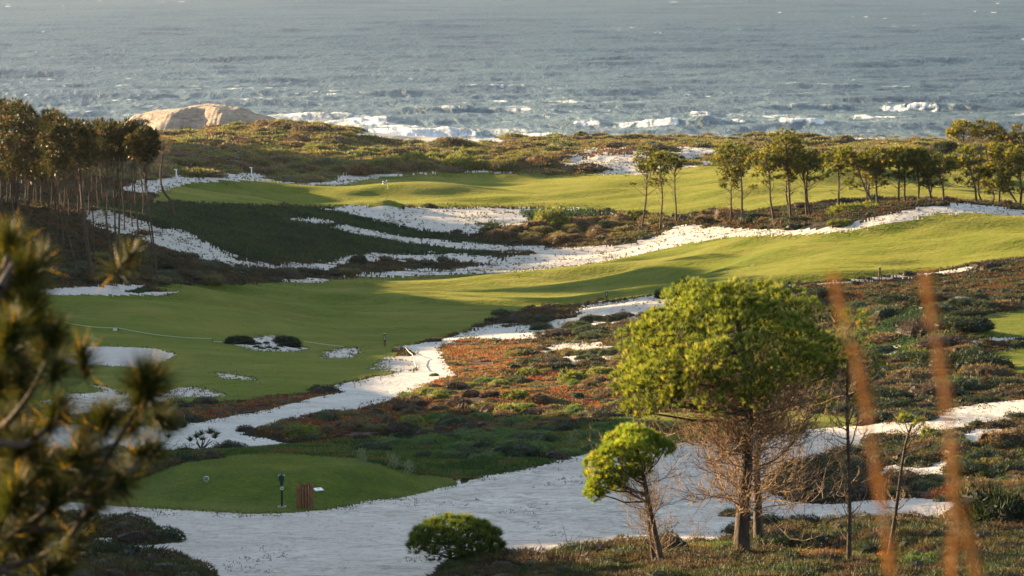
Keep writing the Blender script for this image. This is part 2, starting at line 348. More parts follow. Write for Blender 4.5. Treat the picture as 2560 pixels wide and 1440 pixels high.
def zones(x, y, z):
    px, py = proj(x, y, z)
    # frayed borders come from where the ground lies, not from the picture
    k = np.clip(200.0 / y, 0.5, 2.5)
    n1 = fbm(x / 2.2, y / 3.5, 91, 4, 0.5); n2 = fbm(x / 2.2 + 40, y / 3.5, 92, 4, 0.5)
    w1 = np.random.default_rng(3).normal(size=np.shape(x)); w2 = np.random.default_rng(4).normal(size=np.shape(x))
    Z = np.where(y > 440, DUNE, SOIL)
    for zn, d0, d1, fr, poly in ZP:
        P = np.array(poly); b = (py > P[:, 1].min() - 40) & (py < P[:, 1].max() + 40) & (y > d0) & (y < d1)
        if not b.any(): continue
        i = np.nonzero(b)[0]
        f = fr * k[i]
        j_ = 0.45 + min(fr, 8) * 0.18                  # loose grains and single plants across the border
        ins = inpoly(px[i] + n1[i] * f * 3.0 + w1[i] * j_ * 2.5, py[i] + n2[i] * f * 1.5 + w2[i] * j_, poly)
        Z[i[ins]] = zn
    return Z

# columns (bearing) and rows (distance): fine where the course is seen, coarse outside
us = np.concatenate([-0.222 - 0.0008 * np.cumsum(1.09 ** np.arange(0, 58))[::-1] , np.linspace(-0.222, 0.222, 1060), 0.222 + 0.0008 * np.cumsum(1.09 ** np.arange(0, 52))])
ds = [2.0]
while ds[-1] < 840: 
    d = ds[-1]; ds.append(d * (1.035 if d < 44 else 1.0034))
ds = np.array(ds)
U, D = np.meshgrid(us, ds)
TX = U * D; TY = D
TZ = height(TX, TY)
nr, nc = TX.shape
print('terrain', nr, nc)
def zat(x, y):
    """ground height by bilinear lookup in the built sheet"""
    x = np.asarray(x, float); y = np.asarray(y, float)
    u = x / y
    j = np.clip(np.searchsorted(us, u) - 1, 0, nc - 2); i = np.clip(np.searchsorted(ds, y) - 1, 0, nr - 2)
    fu = np.clip((u - us[j]) / (us[j + 1] - us[j]), 0, 1); fd = np.clip((y - ds[i]) / (ds[i + 1] - ds[i]), 0, 1)
    return (TZ[i, j] * (1 - fu) + TZ[i, j + 1] * fu) * (1 - fd) + (TZ[i + 1, j] * (1 - fu) + TZ[i + 1, j + 1] * fu) * fd
def on_ground(px, py, dlo=40, dhi=700):
    """the first ground point seen along bearing px at row py, no nearer than dlo"""
    dd = np.exp(np.linspace(math.log(dlo), math.log(dhi), 1500))
    u, w = ray(px, py)
    zz = zat(u * dd, dd); h = HC + w * dd
    k = np.nonzero(zz >= h)[0]
    if len(k) == 0:
        k = [int(np.argmin(h - zz))]
    d = dd[k[0]]
    return np.array([u * d, d, float(zat(u * d, d))])
# small dips of the bunkers
fx = (TX[:-1, :-1] + TX[1:, 1:]) / 2; fy = (TY[:-1, :-1] + TY[1:, 1:]) / 2; fz = (TZ[:-1, :-1] + TZ[1:, 1:]) / 2
ZN = zones(fx.ravel(), fy.ravel(), fz.ravel()).reshape(fx.shape)
idx = np.arange(nr * nc).reshape(nr, nc)
quads = np.stack([idx[:-1, :-1], idx[:-1, 1:], idx[1:, 1:], idx[1:, :-1]], -1)
V = np.stack([TX, TY, TZ], -1).reshape(-1, 3)
# normals of the whole sheet, so that pieces meet without a seam
gx = np.gradient(V.reshape(nr, nc, 3), axis=1); gy = np.gradient(V.reshape(nr, nc, 3), axis=0)
NRM = np.cross(gx, gy); NRM /= np.linalg.norm(NRM, axis=-1, keepdims=True) + 1e-12; NRM = NRM.reshape(-1, 3)

def grass_extra(nt, v, c):
    # mowing streaks and worn, drier patches
    s = noise(nt, v, 0.09, 5, 0.65, 0.8)
    return mix(nt, ramp(nt, s, [(0.46, (0, 0, 0)), (0.62, (0.7, 0.7, 0.7))]), c, (0.105, 0.105, 0.024))
def sand_extra(nt, v, c):
    s = noise(nt, v, 1.3, 8, 0.75, 0.6)
    c = mix(nt, ramp(nt, s, [(0.49, (0, 0, 0)), (0.62, (0.75, 0.75, 0.75))]), c, (0.24, 0.20, 0.17))
    s3 = noise(nt, v, 0.12, 5, 0.7, 1.0)
    c = mix(nt, ramp(nt, s3, [(0.42, (0, 0, 0)), (0.62, (0.8, 0.8, 0.8))]), c, (0.47, 0.41, 0.37))
    s2 = noise(nt, v, 6, 6, 0.8, 0.4)
    return mix(nt, ramp(nt, s2, [(0.56, (0, 0, 0)), (0.62, (0.8, 0.8, 0.8))]), c, (0.07, 0.055, 0.04))
GM = {
 SAND: ground_mat('sand', [(0.3, (0.42, 0.38, 0.335)), (0.5, (0.55, 0.505, 0.45)), (0.7, (0.61, 0.56, 0.50))], 0.25, 1.0, 2.2, 0.4, 1.0, 0.18, 1.6, sand_extra),
 GRASS: ground_mat('mown_grass', [(0.3, (0.028, 0.060, 0.005)), (0.5, (0.042, 0.078, 0.006)), (0.72, (0.068, 0.094, 0.010))], 0.12, 1.0, 1.6, 0.6, 1.0, 0.25, 1.4, grass_extra),
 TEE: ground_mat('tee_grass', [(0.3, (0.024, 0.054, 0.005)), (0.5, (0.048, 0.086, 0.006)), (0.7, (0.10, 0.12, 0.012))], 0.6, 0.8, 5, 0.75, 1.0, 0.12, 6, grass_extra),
 PATH: ground_mat('sandy_path', [(0.3, (0.44, 0.40, 0.365)), (0.6, (0.57, 0.53, 0.485)), (0.75, (0.62, 0.575, 0.53))], 0.5, 0.9, 4, 0.35, 0.9, 0.25, 2),
 BUNK: ground_mat('bunker_sand', [(0.3, (0.40, 0.35, 0.32)), (0.7, (0.50, 0.45, 0.42))], 0.8, 2.5, 5, 0.12, 0.4, 0.05, 4),
 ICEG: ground_mat('ice_plant_bed', [(0.3, (0.006, 0.016, 0.008)), (0.55, (0.012, 0.028, 0.013)), (0.75, (0.022, 0.038, 0.015))], 1.2, 1, 8, 0.5, 1.0, 0.25, 4),
 ICER: ground_mat('red_ice_plant_bed', [(0.3, (0.05, 0.022, 0.014)), (0.5, (0.07, 0.05, 0.035)), (0.66, (0.13, 0.10, 0.08)), (0.78, (0.3, 0.26, 0.25))], 1.2, 1, 8, 0.5, 1.0, 0.25, 4),
 SOIL: ground_mat('heath_soil', [(0.3, (0.014, 0.012, 0.009)), (0.5, (0.03, 0.026, 0.018)), (0.68, (0.07, 0.06, 0.05)), (0.8, (0.34, 0.31, 0.30))], 0.9, 1.2, 8, 0.5, 1.0, 0.25, 4),
 DUNE: ground_mat('dune_soil', [(0.3, (0.055, 0.058, 0.026)), (0.5, (0.095, 0.085, 0.04)), (0.7, (0.15, 0.12, 0.062))], 0.2, 1.5, 2, 0.5, 1.0, 0.4, 1),
 BEACH: ground_mat('beach_sand', [(0.3, (0.38, 0.32, 0.27)), (0.7, (0.52, 0.46, 0.41))], 0.2, 3, 2, 0.1, 0.3, 0.1, 1),
}
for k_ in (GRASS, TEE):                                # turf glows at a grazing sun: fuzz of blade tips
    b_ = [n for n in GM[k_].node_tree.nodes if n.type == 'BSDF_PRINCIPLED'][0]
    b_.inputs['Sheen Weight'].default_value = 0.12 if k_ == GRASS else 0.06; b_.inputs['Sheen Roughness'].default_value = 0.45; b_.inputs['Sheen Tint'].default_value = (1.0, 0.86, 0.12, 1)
def piece(name, mask, mat, **kw):
    q = quads[mask]
    u, inv = np.unique(q, return_inverse=True)
    o = mesh_np(name, V[u], inv.reshape(-1, 4), mat, True)
    o.data.normals_split_custom_set_from_vertices(NRM[u].tolist())
    return tag(o, kind='structure', **kw)
piece('sandy_ground', ZN == SAND, GM[SAND], label='pale wind-blown dune sand between the scrub and the grass', cat='ground')
piece('fairway', (ZN == GRASS) & (fy < 345), GM[GRASS], label='rolling near fairway, shaded on the left and sunlit on the right', cat='fairway')
piece('fairway', (ZN == GRASS) & (fy >= 345), GM[GRASS], label='far fairway and putting green with the flag', cat='fairway')
piece('tee_box', (ZN == TEE) & ((fx > 2) & (fx < 22)) & (fy > 85), GM[TEE], label='mown tee with shade put into its turf, half hidden behind the umbrella pine', cat='tee')  # shade imitated by the duller, low-sheen turf
piece('tee_box', (ZN == TEE) & (fx >= 22), GM[TEE], label='mown tees with shade put into their turf at the right edge', cat='tee')  # low-sheen turf stands in for the shade on these tees
piece('tee_box', (ZN == TEE) & ~((fx > 2) & (fy > 85)), GM[TEE], label='raised mown tee by the litter basket', cat='tee')
piece('path', ZN == PATH, GM[PATH], label='pale sandy cart path winding past the red ice plants', cat='path')
piece('bunker', (ZN == BUNK) & (fy < 200), GM[BUNK], label='smooth sand bunker with rakes on the shaded fairway', cat='bunker')
piece('bunker', (ZN == BUNK) & (fy >= 200), GM[BUNK], label='narrow sand bunker under the dark pine slope', cat='bunker')
piece('ground', ZN == ICEG, GM[ICEG], label='dark bed under the green ice plants', cat='ground')
piece('ground', ZN == ICER, GM[ICER], label='reddish bed under the red ice plants', cat='ground')
piece('ground', ZN == SOIL, GM[SOIL], label='dark litter-strewn heath soil', cat='ground')
piece('dune_terrain', ZN == DUNE, GM[DUNE], label='olive dune land above the shore', cat='terrain')
piece('beach', ZN == BEACH, GM[BEACH], label='beige beach sand beside the surf', cat='beach')
# ---------------------------------------------------------------- the sea
def sea_d(py): return HC / -ray(1280, py)[1]
# crests: px0, py0, px1, py1, height, foam spans [(px a, px b, strength)]
CRESTS = [
 (1120,216,1640,222,1.0,[(1228,1262,1),(1300,1318,1),(1368,1405,.8),(1530,1590,.5)]),
 (1150,240,1560,250,1.1,[(1232,1272,1),(1372,1442,1),(1500,1550,.4)]),
 (1000,268,1360,270,1.7,[(1105,1170,.8),(1265,1330,1)]),
 (1330,272,1640,276,1.2,[(1380,1410,.6),(1490,1530,.9)]),
 (1610,276,1900,282,1.2,[(1618,1650,1),(1728,1775,1.6),(1870,1925,.6)]),
 (1900,258,2480,262,1.9,[(1912,1935,.7),(1975,2030,.7),(2055,2110,.9),(2208,2345,1.8),(2370,2390,.6)]),
 (2100,286,2360,290,1.6,[(2135,2240,1.2)]),
 (1380,304,1790,310,2.0,[(1436,1500,1.4),(1552,1695,1.8)]),
 (1720,306,2120,310,1.6,[(1805,1870,.9),(1950,2060,1.4)]),
 (1240,330,1480,334,1.3,[(1280,1420,1.6)]),
 (1450,334,1760,336,.9,[(1500,1600,.6)]),
 (1900,340,2300,346,1.0,[(1950,2200,.8)]),
 (1560,352,2250,362,.9,[(1560,2100,1.5)]),
 (700,296,1000,300,.8,[(740,900,.8)]),
 (820,318,1250,326,.8,[(860,1200,1.2)]),
 (260,238,330,240,.8,[(282,300,1),(318,345,.9)]),
 (2300,232,2700,236,.7,[(2520,2560,.3)]),
 (900,350,1300,356,.6,[(900,1300,1.5)]),
 (150,275,640,285,.7,[(560,640,.5)]),
 (1900,205,2350,210,.7,[(2000,2020,.6),(2160,2180,.5)]),
 (600,245,900,250,.6,[]), (300,210,760,215,.6,[]), (1700,232,1960,236,.6,[(1715,1735,.6)]),
]
WASH = [(560,340),(640,295),(760,284),(900,300),(1050,322),(1180,338),(1300,344),(1500,346),(1700,352),(1900,356),(2200,366),(2400,372),(2400,400),(560,400)]
pys = np.concatenate([np.arange(420, -60, -1.15), -150 + 90 * 0.82 ** np.arange(1, 26)])
sd = np.array([sea_d(p) for p in pys])
su = np.concatenate([[-2, -1, -.5, -.35, -.27], np.linspace(-0.225, 0.225, 1150), [.27, .35, .5, 1, 2]])
SU, SD = np.meshgrid(su, sd); SX = SU * SD; SY = SD
sz = np.zeros_like(SX)
dstep = np.gradient(sd)[:, None] * np.ones_like(SX)
r2 = np.random.default_rng(5)
for k in range(30):                                   # long swell and wind sea, rolling in toward the shore
    lam = 14 * (1.09 ** k); amp = 0.0045 * lam * (0.7 + 0.6 * r2.random()) * (1 if lam < 60 else .6)
    th = math.radians(r2.normal(-8, 24)); ph = r2.random() * 6.28
    kx, ky = math.sin(th) * 2 * math.pi / lam, math.cos(th) * 2 * math.pi / lam
    g = np.clip((lam / np.abs(dstep) - 2.5) / 2, 0, 1)   # only what the sheet can carry
    env = 0.5 + vnoise(SX / (lam * 4) + k, SY / (lam * 4), 7)
    s = np.sin(kx * SX + ky * SY + ph)
    sz += amp * g * env * (np.exp(s) - 1.27) * 0.6
for sx_, sy_, am, sd_ in ((2.2, 3.4, .26, 201), (4, 7, .42, 202), (8, 12, .5, 203), (17, 24, .6, 204)):   # short-crested chop
    g = np.clip((sy_ * 2 / np.abs(dstep) - 1.4) / 1.2, 0, 1)
    n_ = vnoise(SX / sx_ + .3 * SY / sx_, SY / sy_, sd_)
    sz += am * g * (np.abs(n_ * 2 - 1) * -1 + .5) 
foam = np.zeros_like(sz)
ppx, ppy = proj(SX, SY, np.zeros_like(SX))
for (xa, ya, xb, yb, h, spans) in CRESTS:
    yy = ya + (yb - ya) * (ppx - xa) / (xb - xa) + 3.0 * fbm(SX / 30, SX * 0 + ya, 3, 3)
    dc = HC * F * CP / np.maximum(yy + 150, 10)
    q = SY - dc                                        # + is seaward
    env = sstep(xa - 40, xa + 50, ppx) * (1 - sstep(xb - 50, xb + 40, ppx)) * (0.65 + 0.7 * vnoise(SX / 22, SY * 0 + ya, 9))
    prof = np.where(q < 0, np.exp(-(q / 5.5) ** 2), np.exp(-(q / 16) ** 2))
    h = h * 0.68
    sz += h * env * prof
    sz -= 0.2 * h * env * np.exp(-((q + 16) / 10) ** 2)
    for a, b, s in spans:
        e = sstep(a - 8, a + 6, ppx) * (1 - sstep(b - 6, b + 8, ppx))
        nn = 0.1 + 1.0 * vnoise(SX / 3.0, SY / 2.4, 12) + 0.9 * fbm(SX / 1.3, SY / 1.6, 13, 3, .7)
        wd = 1.5 + 2.4 * max(0, s - .6)
        foam = np.maximum(foam, e * s * nn * np.exp(-((q + wd * (.7 + .6 * vnoise(SX / 4, SY * 0, 18))) / wd) ** 2) * 1.3)
        sz += e * min(s, 1.8) * 0.2 * h * np.exp(-((q + 1) / 2.6) ** 2) * (0.5 + vnoise(SX / 2.5, SY / 2.5, 14))
        # foam streaks left lying behind the breaker
        foam = np.maximum(foam, 0.5 * e * s * sstep(0.45, 0.75, fbm(SX / 9, SY / 14, 15) * .5 + .55) * np.exp(-((q - 10) / 11) ** 2))
w = inpoly(ppx + 24 * fbm(SX / 20, SY / 20, 41), ppy + 7 * fbm(SX / 20, SY / 20, 42), WASH)
foam = np.minimum(foam, 0.92)
dw = np.clip((ppy - (292 + 0.035 * np.abs(ppx - 800))) / 40, 0, 1)
lace = fbm(SX / 16, SY / 13, 51, 5, 0.6)
foam = np.maximum(foam, w * np.clip(0.5 + 0.4 * dw + 1.1 * lace, 0, 0.92))
foam = np.maximum(foam, (ppy > 250) * np.clip(1.6 * fbm(SX / 30, SY / 10, 61, 5, .6) - 0.42 + np.clip((ppy - 270) / 260, 0, .4), 0, .7) * sstep(300, 800, ppx))
near = np.clip((ppy - 262) / 90, 0, 1) * sstep(350, 700, ppx) * (1 - .45 * sstep(1900, 2500, ppx))
foam = np.maximum(foam, near * (0.34 + 0.5 * fbm(SX / 34, SY / 12, 64, 5, .6)))
for (xa, ya, xb, yb, h, spans) in CRESTS:             # thin broken lines along every crest
    yy = ya + (yb - ya) * (ppx - xa) / (xb - xa) + 3.0 * fbm(SX / 30, SX * 0 + ya, 3, 3)
    q = SY - HC * F * CP / np.maximum(yy + 150, 10)
    e = sstep(xa, xa + 40, ppx) * (1 - sstep(xb - 40, xb, ppx))
    foam = np.maximum(foam, e * 0.62 * sstep(.42, .7, vnoise(SX / 6, SX * 0 + ya, 33)) * np.exp(-((q + 1) / 1.5) ** 2))
caps = fbm(SX / 7, SY / 6, 71, 3) + .5 * fbm(SX / 80, SY / 60, 72, 2)
foam = np.maximum(foam, sstep(0.80, 0.92, caps) * 0.75)
sz += foam * 0.2 * (1 + fbm(SX / 3, SY / 3, 73))
nr2, nc2 = SX.shape; ii = np.arange(nr2 * nc2).reshape(nr2, nc2)
sq = np.stack([ii[:-1, :-1], ii[:-1, 1:], ii[1:, 1:], ii[1:, :-1]], -1).reshape(-1, 4)
m, nt, b, out = new_mat('sea_water')
at = N(nt, 'ShaderNodeAttribute', attribute_name='foam')
v = pos(nt, 1, 1, 1)
big = noise(nt, v, 0.012, 3, 0.5)
wc = ramp(nt, big, [(0.35, (0.007, 0.026, 0.055)), (0.65, (0.012, 0.04, 0.072))])
fn = noise(nt, pos(nt, 1, 0.5, 1), 0.8, 8, 0.8, 0.8)
mt = N(nt, 'ShaderNodeMath', operation='MULTIPLY_ADD'); nt.links.new(fn, mt.inputs[0]); mt.inputs[1].default_value = 1.6
ad = N(nt, 'ShaderNodeMath', operation='ADD'); nt.links.new(at.outputs['Fac'], ad.inputs[0])
mt.inputs[2].default_value = -0.8; nt.links.new(mt.outputs[0], ad.inputs[1])
fm = ramp(nt, ad.outputs[0], [(0.32, (0, 0, 0)), (0.95, (1, 1, 1))])
wc = mix(nt, ramp(nt, at.outputs['Fac'], [(0.05, (0, 0, 0)), (0.5, (1, 1, 1))]), wc, (0.07, 0.12, 0.12))
a2 = N(nt, 'ShaderNodeAttribute', attribute_name='shallow')
wc = mix(nt, a2.outputs['Fac'], wc, (0.125, 0.17, 0.19))
nt.links.new(mix(nt, fm, wc, (0.78, 0.77, 0.75)), b.inputs['Base Color'])
rr = mix(nt, fm, (0.3, 0.3, 0.3), (0.9, 0.9, 0.9)); nt.links.new(rr, b.inputs['Roughness'])
b.inputs['IOR'].default_value = 1.33; b.inputs['Specular IOR Level'].default_value = 0.24
vb = pos(nt, 1.0, 0.35, 1)
bn = noise(nt, vb, 0.33, 8, 0.66, 0.8)
bump(nt, b, bn, 1.0, 3.0)
sea = mesh_np('sea', np.stack([SX, SY, sz], -1).reshape(-1, 3), sq[:, ::-1] if False else sq, m, True, {'foam': foam.ravel(), 'shallow': (np.clip((1500 - SY) / 800, 0, 1) ** 1.3 * (0.75 + .4 * fbm(SX / 60, SY / 40, 66)) * (1 - .5 * sstep(60, 170, SX))).ravel()})
tag(sea, 'grey blue Atlantic sea with rows of breaking swell', 'sea', kind='structure')
# ---------------------------------------------------------------- leaf materials
def leaf_mat(name, trans=0.3, rough=0.6, var=0.3, tm=(1.5, 1.45, 0.75)):
    m, nt, b, out = new_mat(name)
    at = N(nt, 'ShaderNodeAttribute', attribute_name='Col')
    oi = nt.nodes.new('ShaderNodeObjectInfo')
    c = mix(nt, var, at.outputs['Color'], ramp(nt, oi.outputs['Random'], [(0, (0.55, 0.62, 0.55)), (0.5, (1, 1, 1)), (1, (1.35, 1.15, 0.9))]), 'MULTIPLY')
    nt.links.new(c, b.inputs['Base Color']); b.inputs['Roughness'].default_value = rough
    b.inputs['Specular IOR Level'].default_value = 0.25
    t = nt.nodes.new('ShaderNodeBsdfTranslucent'); ms = nt.nodes.new('ShaderNodeMixShader')
    c2 = mix(nt, 1.0, c, tm, 'MULTIPLY')
    nt.links.new(c2, t.inputs[0]); ms.inputs[0].default_value = trans
    nt.links.new(b.outputs[0], ms.inputs[1]); nt.links.new(t.outputs[0], ms.inputs[2]); nt.links.new(ms.outputs[0], out.inputs[0])
    return m
M_TURF = leaf_mat('turf_blade', 0.55, .5, 0, (3.0, 2.4, 1.8))
M_LEAF = leaf_mat('leaf', 0.3, .6, .3, (2.2, 1.9, 1.0)); M_NEEDLE = leaf_mat('pine_needle', 0.42, 0.5, 0.25, (2.3, 1.9, 0.6))
M_STUFF = leaf_mat('ground_leaf', 0.3, .6, 0.0, (2.2, 1.9, 1.0))
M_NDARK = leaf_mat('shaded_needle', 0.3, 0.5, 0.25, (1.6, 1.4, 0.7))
def bark_mat(name, lo, hi, sc=9):
    m, nt, b, out = new_mat(name)
    tc = nt.nodes.new('ShaderNodeTexCoord'); mp = nt.nodes.new('ShaderNodeMapping'); mp.inputs['Scale'].default_value = (1, 1, 0.3)
    nt.links.new(tc.outputs['Object'], mp.inputs[0])
    f = noise(nt, mp.outputs[0], sc, 5, 0.7, 0.5)
    nt.links.new(ramp(nt, f, [(0.35, lo), (0.65, hi)]), b.inputs['Base Color']); b.inputs['Roughness'].default_value = 0.9
    bump(nt, b, f, 1.0, 0.05); return m
M_BARK = bark_mat('pine_bark', (0.014, 0.009, 0.007), (0.085, 0.052, 0.036))
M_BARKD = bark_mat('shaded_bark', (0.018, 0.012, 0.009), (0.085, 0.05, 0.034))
M_BARK2 = bark_mat('young_bark', (0.016, 0.011, 0.008), (0.085, 0.055, 0.04), 14)
M_TWIG = bark_mat('dead_twig', (0.13, 0.078, 0.04), (0.30, 0.19, 0.10), 3)
M_TWIGD = bark_mat('dark_twig', (0.05, 0.036, 0.028), (0.13, 0.095, 0.07), 3)

def unit(v): return v / (np.linalg.norm(v, axis=-1, keepdims=True) + 1e-9)
class Acc:
    def __init__(s): s.V = []; s.F = []; s.C = []; s.n = 0
    def add(s, V, F, Cc):
        s.V.append(V); s.F.append(F + s.n); s.C.append(Cc); s.n += len(V)
    def build(s, name, mat, parent=None, smooth=False, link=True):
        return mesh_np(name, np.concatenate(s.V), np.concatenate(s.F), mat, smooth, {'Col': np.concatenate(s.C)}, parent, link=link)
def blades(P, D, L, Wd, Cc, tip=1.25, g=None):
    g = g or rng
    n = len(P); D = unit(D)
    S = unit(np.cross(D, g.normal(size=(n, 3)))) * (np.broadcast_to(Wd, (n,)) / 2)[:, None]
    T = P + D * np.broadcast_to(L, (n,))[:, None]
    V = np.stack([P - S, P + S, T], 1).reshape(-1, 3)
    F_ = np.arange(3 * n).reshape(n, 3)
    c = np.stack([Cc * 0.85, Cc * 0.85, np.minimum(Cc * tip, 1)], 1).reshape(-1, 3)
    return V, F_, c
def tufts(P, axis, n, L, Wd, Cc, spread=0.8, g=None, jit=0.0, tip=1.25):
    """n blades fanning from each point about its axis"""
    g = g or rng
    N_ = len(P); Pp = np.repeat(P, n, 0); Ax = np.repeat(np.broadcast_to(axis, (N_, 3)), n, 0)
    D = unit(Ax) + g.normal(size=(N_ * n, 3)) * spread
    if jit: Pp = Pp + g.normal(size=Pp.shape) * jit
    Lr = np.repeat(np.broadcast_to(L, (N_,)), n) * g.uniform(0.6, 1.15, N_ * n)
    Wr = np.repeat(np.broadcast_to(Wd, (N_,)), n)
    Cr = np.repeat(np.broadcast_to(Cc, (N_, 3)), n, 0) * g.uniform(0.75, 1.25, (N_ * n, 1))
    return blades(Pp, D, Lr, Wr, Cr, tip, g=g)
def dome_core(seg=10, rings=4):
    V = []; 
    for i in range(rings + 1):
        th = math.pi / 2 * i / rings
        for j in range(seg):
            a = 2 * math.pi * j / seg
            V.append((math.cos(a) * math.cos(th), math.sin(a) * math.cos(th), math.sin(th)))
    F_ = []
    for i in range(rings):
        for j in range(seg):
            a = i * seg + j; b = i * seg + (j + 1) % seg; c = b + seg; d = a + seg
            F_ += [(a, b, c), (a, c, d)]
    return np.array(V), np.array(F_)
CV, CF = dome_core()
def mound(acc, c, rx, ry, h, col, nb, Lf, Wf, g=None, lump=0.25, col2=None, core=True):
    g = g or rng
    ph = g.uniform(0, 9)
    def shape(v):
        q = 1 + lump * (fbm(v[:, 0] * 1.6 + ph, v[:, 1] * 1.6 + v[:, 2] + ph, 3, 3) * 1.6)
        return v * q[:, None] * np.array([rx, ry, h])
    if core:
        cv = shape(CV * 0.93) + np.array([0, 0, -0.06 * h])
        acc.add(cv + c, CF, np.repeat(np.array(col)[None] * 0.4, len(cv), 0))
    v = g.normal(size=(nb, 3)); v[:, 2] = np.abs(v[:, 2]) * 0.9; v = unit(v)
    P = shape(v)
    clump = 0.7 + 0.6 * vnoise(v[:, 0] * 4 + ph, v[:, 1] * 4 + v[:, 2] * 2, 8)
    cc = np.array(col)[None] * clump[:, None] * g.uniform(0.75, 1.3, (nb, 1))
    if col2 is not None:
        k = (g.random(nb) < 0.25)[:, None]; cc = np.where(k, np.array(col2)[None] * g.uniform(0.8, 1.2, (nb, 1)), cc)
    D = v + g.normal(size=v.shape) * 0.55 + np.array([0, 0, 0.35])
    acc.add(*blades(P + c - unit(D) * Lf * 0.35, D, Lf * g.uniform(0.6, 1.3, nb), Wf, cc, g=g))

# ---------------------------------------------------------------- low cover too fine to count
VIS = (fx > -0.226 * fy) & (fx < 0.226 * fy) & (fy > 42)
slope_n = NRM.reshape(nr, nc, 3)[:-1, :-1]
facing = ((np.stack([-fx, -fy, HC - fz], -1) * slope_n).sum(-1) > -0.01 * fy)
def cover(zone, frac, keep=None, dmin=0, dmax=999):
    """random spots on one kind of ground"""
    m = (ZN == zone) & VIS & (fy > dmin) & (fy < dmax)
    i, j = np.nonzero(m)
    k = rng.random(len(i)) < frac; i = i[k]; j = j[k]
    a = rng.random(len(i)); b = rng.random(len(i))
    x = TX[i, j] + (TX[i, j + 1] - TX[i, j]) * a; y = TY[i, j] + (TY[i + 1, j] - TY[i, j]) * b
    z = TZ[i, j] * (1 - a) * (1 - b) + TZ[i, j + 1] * a * (1 - b) + TZ[i + 1, j] * (1 - a) * b + TZ[i + 1, j + 1] * a * b
    P = np.stack([x, y, z], 1)
    if keep is not None: P = P[keep(P)]
    return P
def mixcol(P, cols, sc=2.5, seed=0, jitter=0.25):
    """patchy colour: neighbouring plants share a hue"""
    t = vnoise(P[:, 0] / sc, P[:, 1] / sc, seed) * 0.65 + vnoise(P[:, 0] / sc * 3.1, P[:, 1] / sc * 3.1, seed + 1) * 0.35
    t = np.clip((t - 0.5) * 1.9 + 0.5 + rng.normal(size=len(P)) * jitter * 0.35, 0, 0.9999) * len(cols)
    cols = np.array(cols, float); return cols[t.astype(int)] * rng.uniform(0.8, 1.25, (len(P), 1))
pxm = lambda P: P[:, 1] / 2418.0            # metres per final pixel

a = Acc(); P = cover(ICEG, 1.0); s = pxm(P); nb_ = (P[:, 1] < 150)[:, None]
c_ = mixcol(P, [(0.007, 0.026, 0.012), (0.010, 0.034, 0.014), (0.016, 0.043, 0.017), (0.010, 0.028, 0.018), (0.026, 0.044, 0.013)], 3.0, 4)
c_ = np.where(nb_, mixcol(P, [(0.028, 0.060, 0.016), (0.042, 0.080, 0.020), (0.055, 0.095, 0.024), (0.04, 0.066, 0.026), (0.09, 0.10, 0.028), (0.11, 0.06, 0.03)], 1.2, 14, .5), c_)
a.add(*tufts(P, (0, 0, 1), 4, np.clip(2.6 * s, 0.10, 0.45), np.clip(1.0 * s, 0.022, 0.2), c_, 0.55))
tag(a.build('ice_plant_cover', M_STUFF), 'dense dark green ice plant carpet over the dune slope and by the tee', 'ice plant', kind='stuff')

a = Acc(); P = cover(ICER, 0.95, lambda P: fbm(P[:, 0] / 2.5, P[:, 1] / 2.5, 77) > -0.2); s = pxm(P)
c_ = mixcol(P, [(0.15, 0.024, 0.018), (0.06, 0.07, 0.022), (0.17, 0.055, 0.026), (0.19, 0.12, 0.045), (0.035, 0.05, 0.016), (0.21, 0.11, 0.055), (0.08, 0.045, 0.026), (0.09, 0.10, 0.03), (0.17, 0.028, 0.022)], 1.5, 40, 0.5)
a.add(*tufts(P, (0, 0, 1), 4, np.clip(2.3 * s, 0.10, 0.4), np.clip(1.0 * s, 0.022, 0.2), c_, 0.6))
for q in cover(ICER, 0.012):
    r = rng.uniform(0.22, 0.6)
    cc = [(0.03, 0.04, 0.015), (0.07, 0.045, 0.022), (0.10, 0.03, 0.018), (0.075, 0.07, 0.025), (0.035, 0.05, 0.018)][rng.integers(5)]
    mound(a, q - np.array([0, 0, 0.05]), r, r, r * 0.42, cc, int(np.clip(r * r * 9e6 / q[1] ** 2, 40, 900)), max(0.1, 2.2 * q[1] / 2418), max(0.02, 0.9 * q[1] / 2418))
tag(a.build('red_ice_plant', M_STUFF), 'carpet of ice plants turned red and orange beside the path', 'ice plant', kind='stuff')

a = Acc(); P = cover(SOIL, 0.85, lambda P: fbm(P[:, 0] / 3.0, P[:, 1] / 3.0, 78) > -0.42); s = pxm(P)
c_ = mixcol(P, [(0.014, 0.018, 0.008), (0.024, 0.026, 0.011), (0.040, 0.027, 0.015), (0.018, 0.026, 0.010), (0.050, 0.030, 0.017), (0.036, 0.044, 0.012), (0.07, 0.027, 0.014)], 2.2, 50, 0.5)
a.add(*tufts(P, (0, 0, 1), 5, np.clip(2.8 * s, 0.12, 0.6), np.clip(0.9 * s, 0.018, 0.2), c_, 0.8))
# small heath hummocks between
for q in cover(SOIL, 0.014):
    r = rng.uniform(0.3, 0.8) * (1 if q[1] < 250 else 1.6)
    cc = [(0.024, 0.028, 0.012), (0.042, 0.028, 0.017), (0.022, 0.034, 0.012), (0.05, 0.043, 0.018)][rng.integers(4)]
    mound(a, q - np.array([0, 0, 0.05]), r, r, r * 0.55, cc, int(np.clip(r * r * 9e6 / q[1] ** 2, 40, 1500)), max(0.1, 2.4 * q[1] / 2418), max(0.02, 0.9 * q[1] / 2418))
tag(a.build('heath_scrub', M_STUFF), 'low brown and olive heath scrub covering the dunes', 'scrub', kind='stuff')

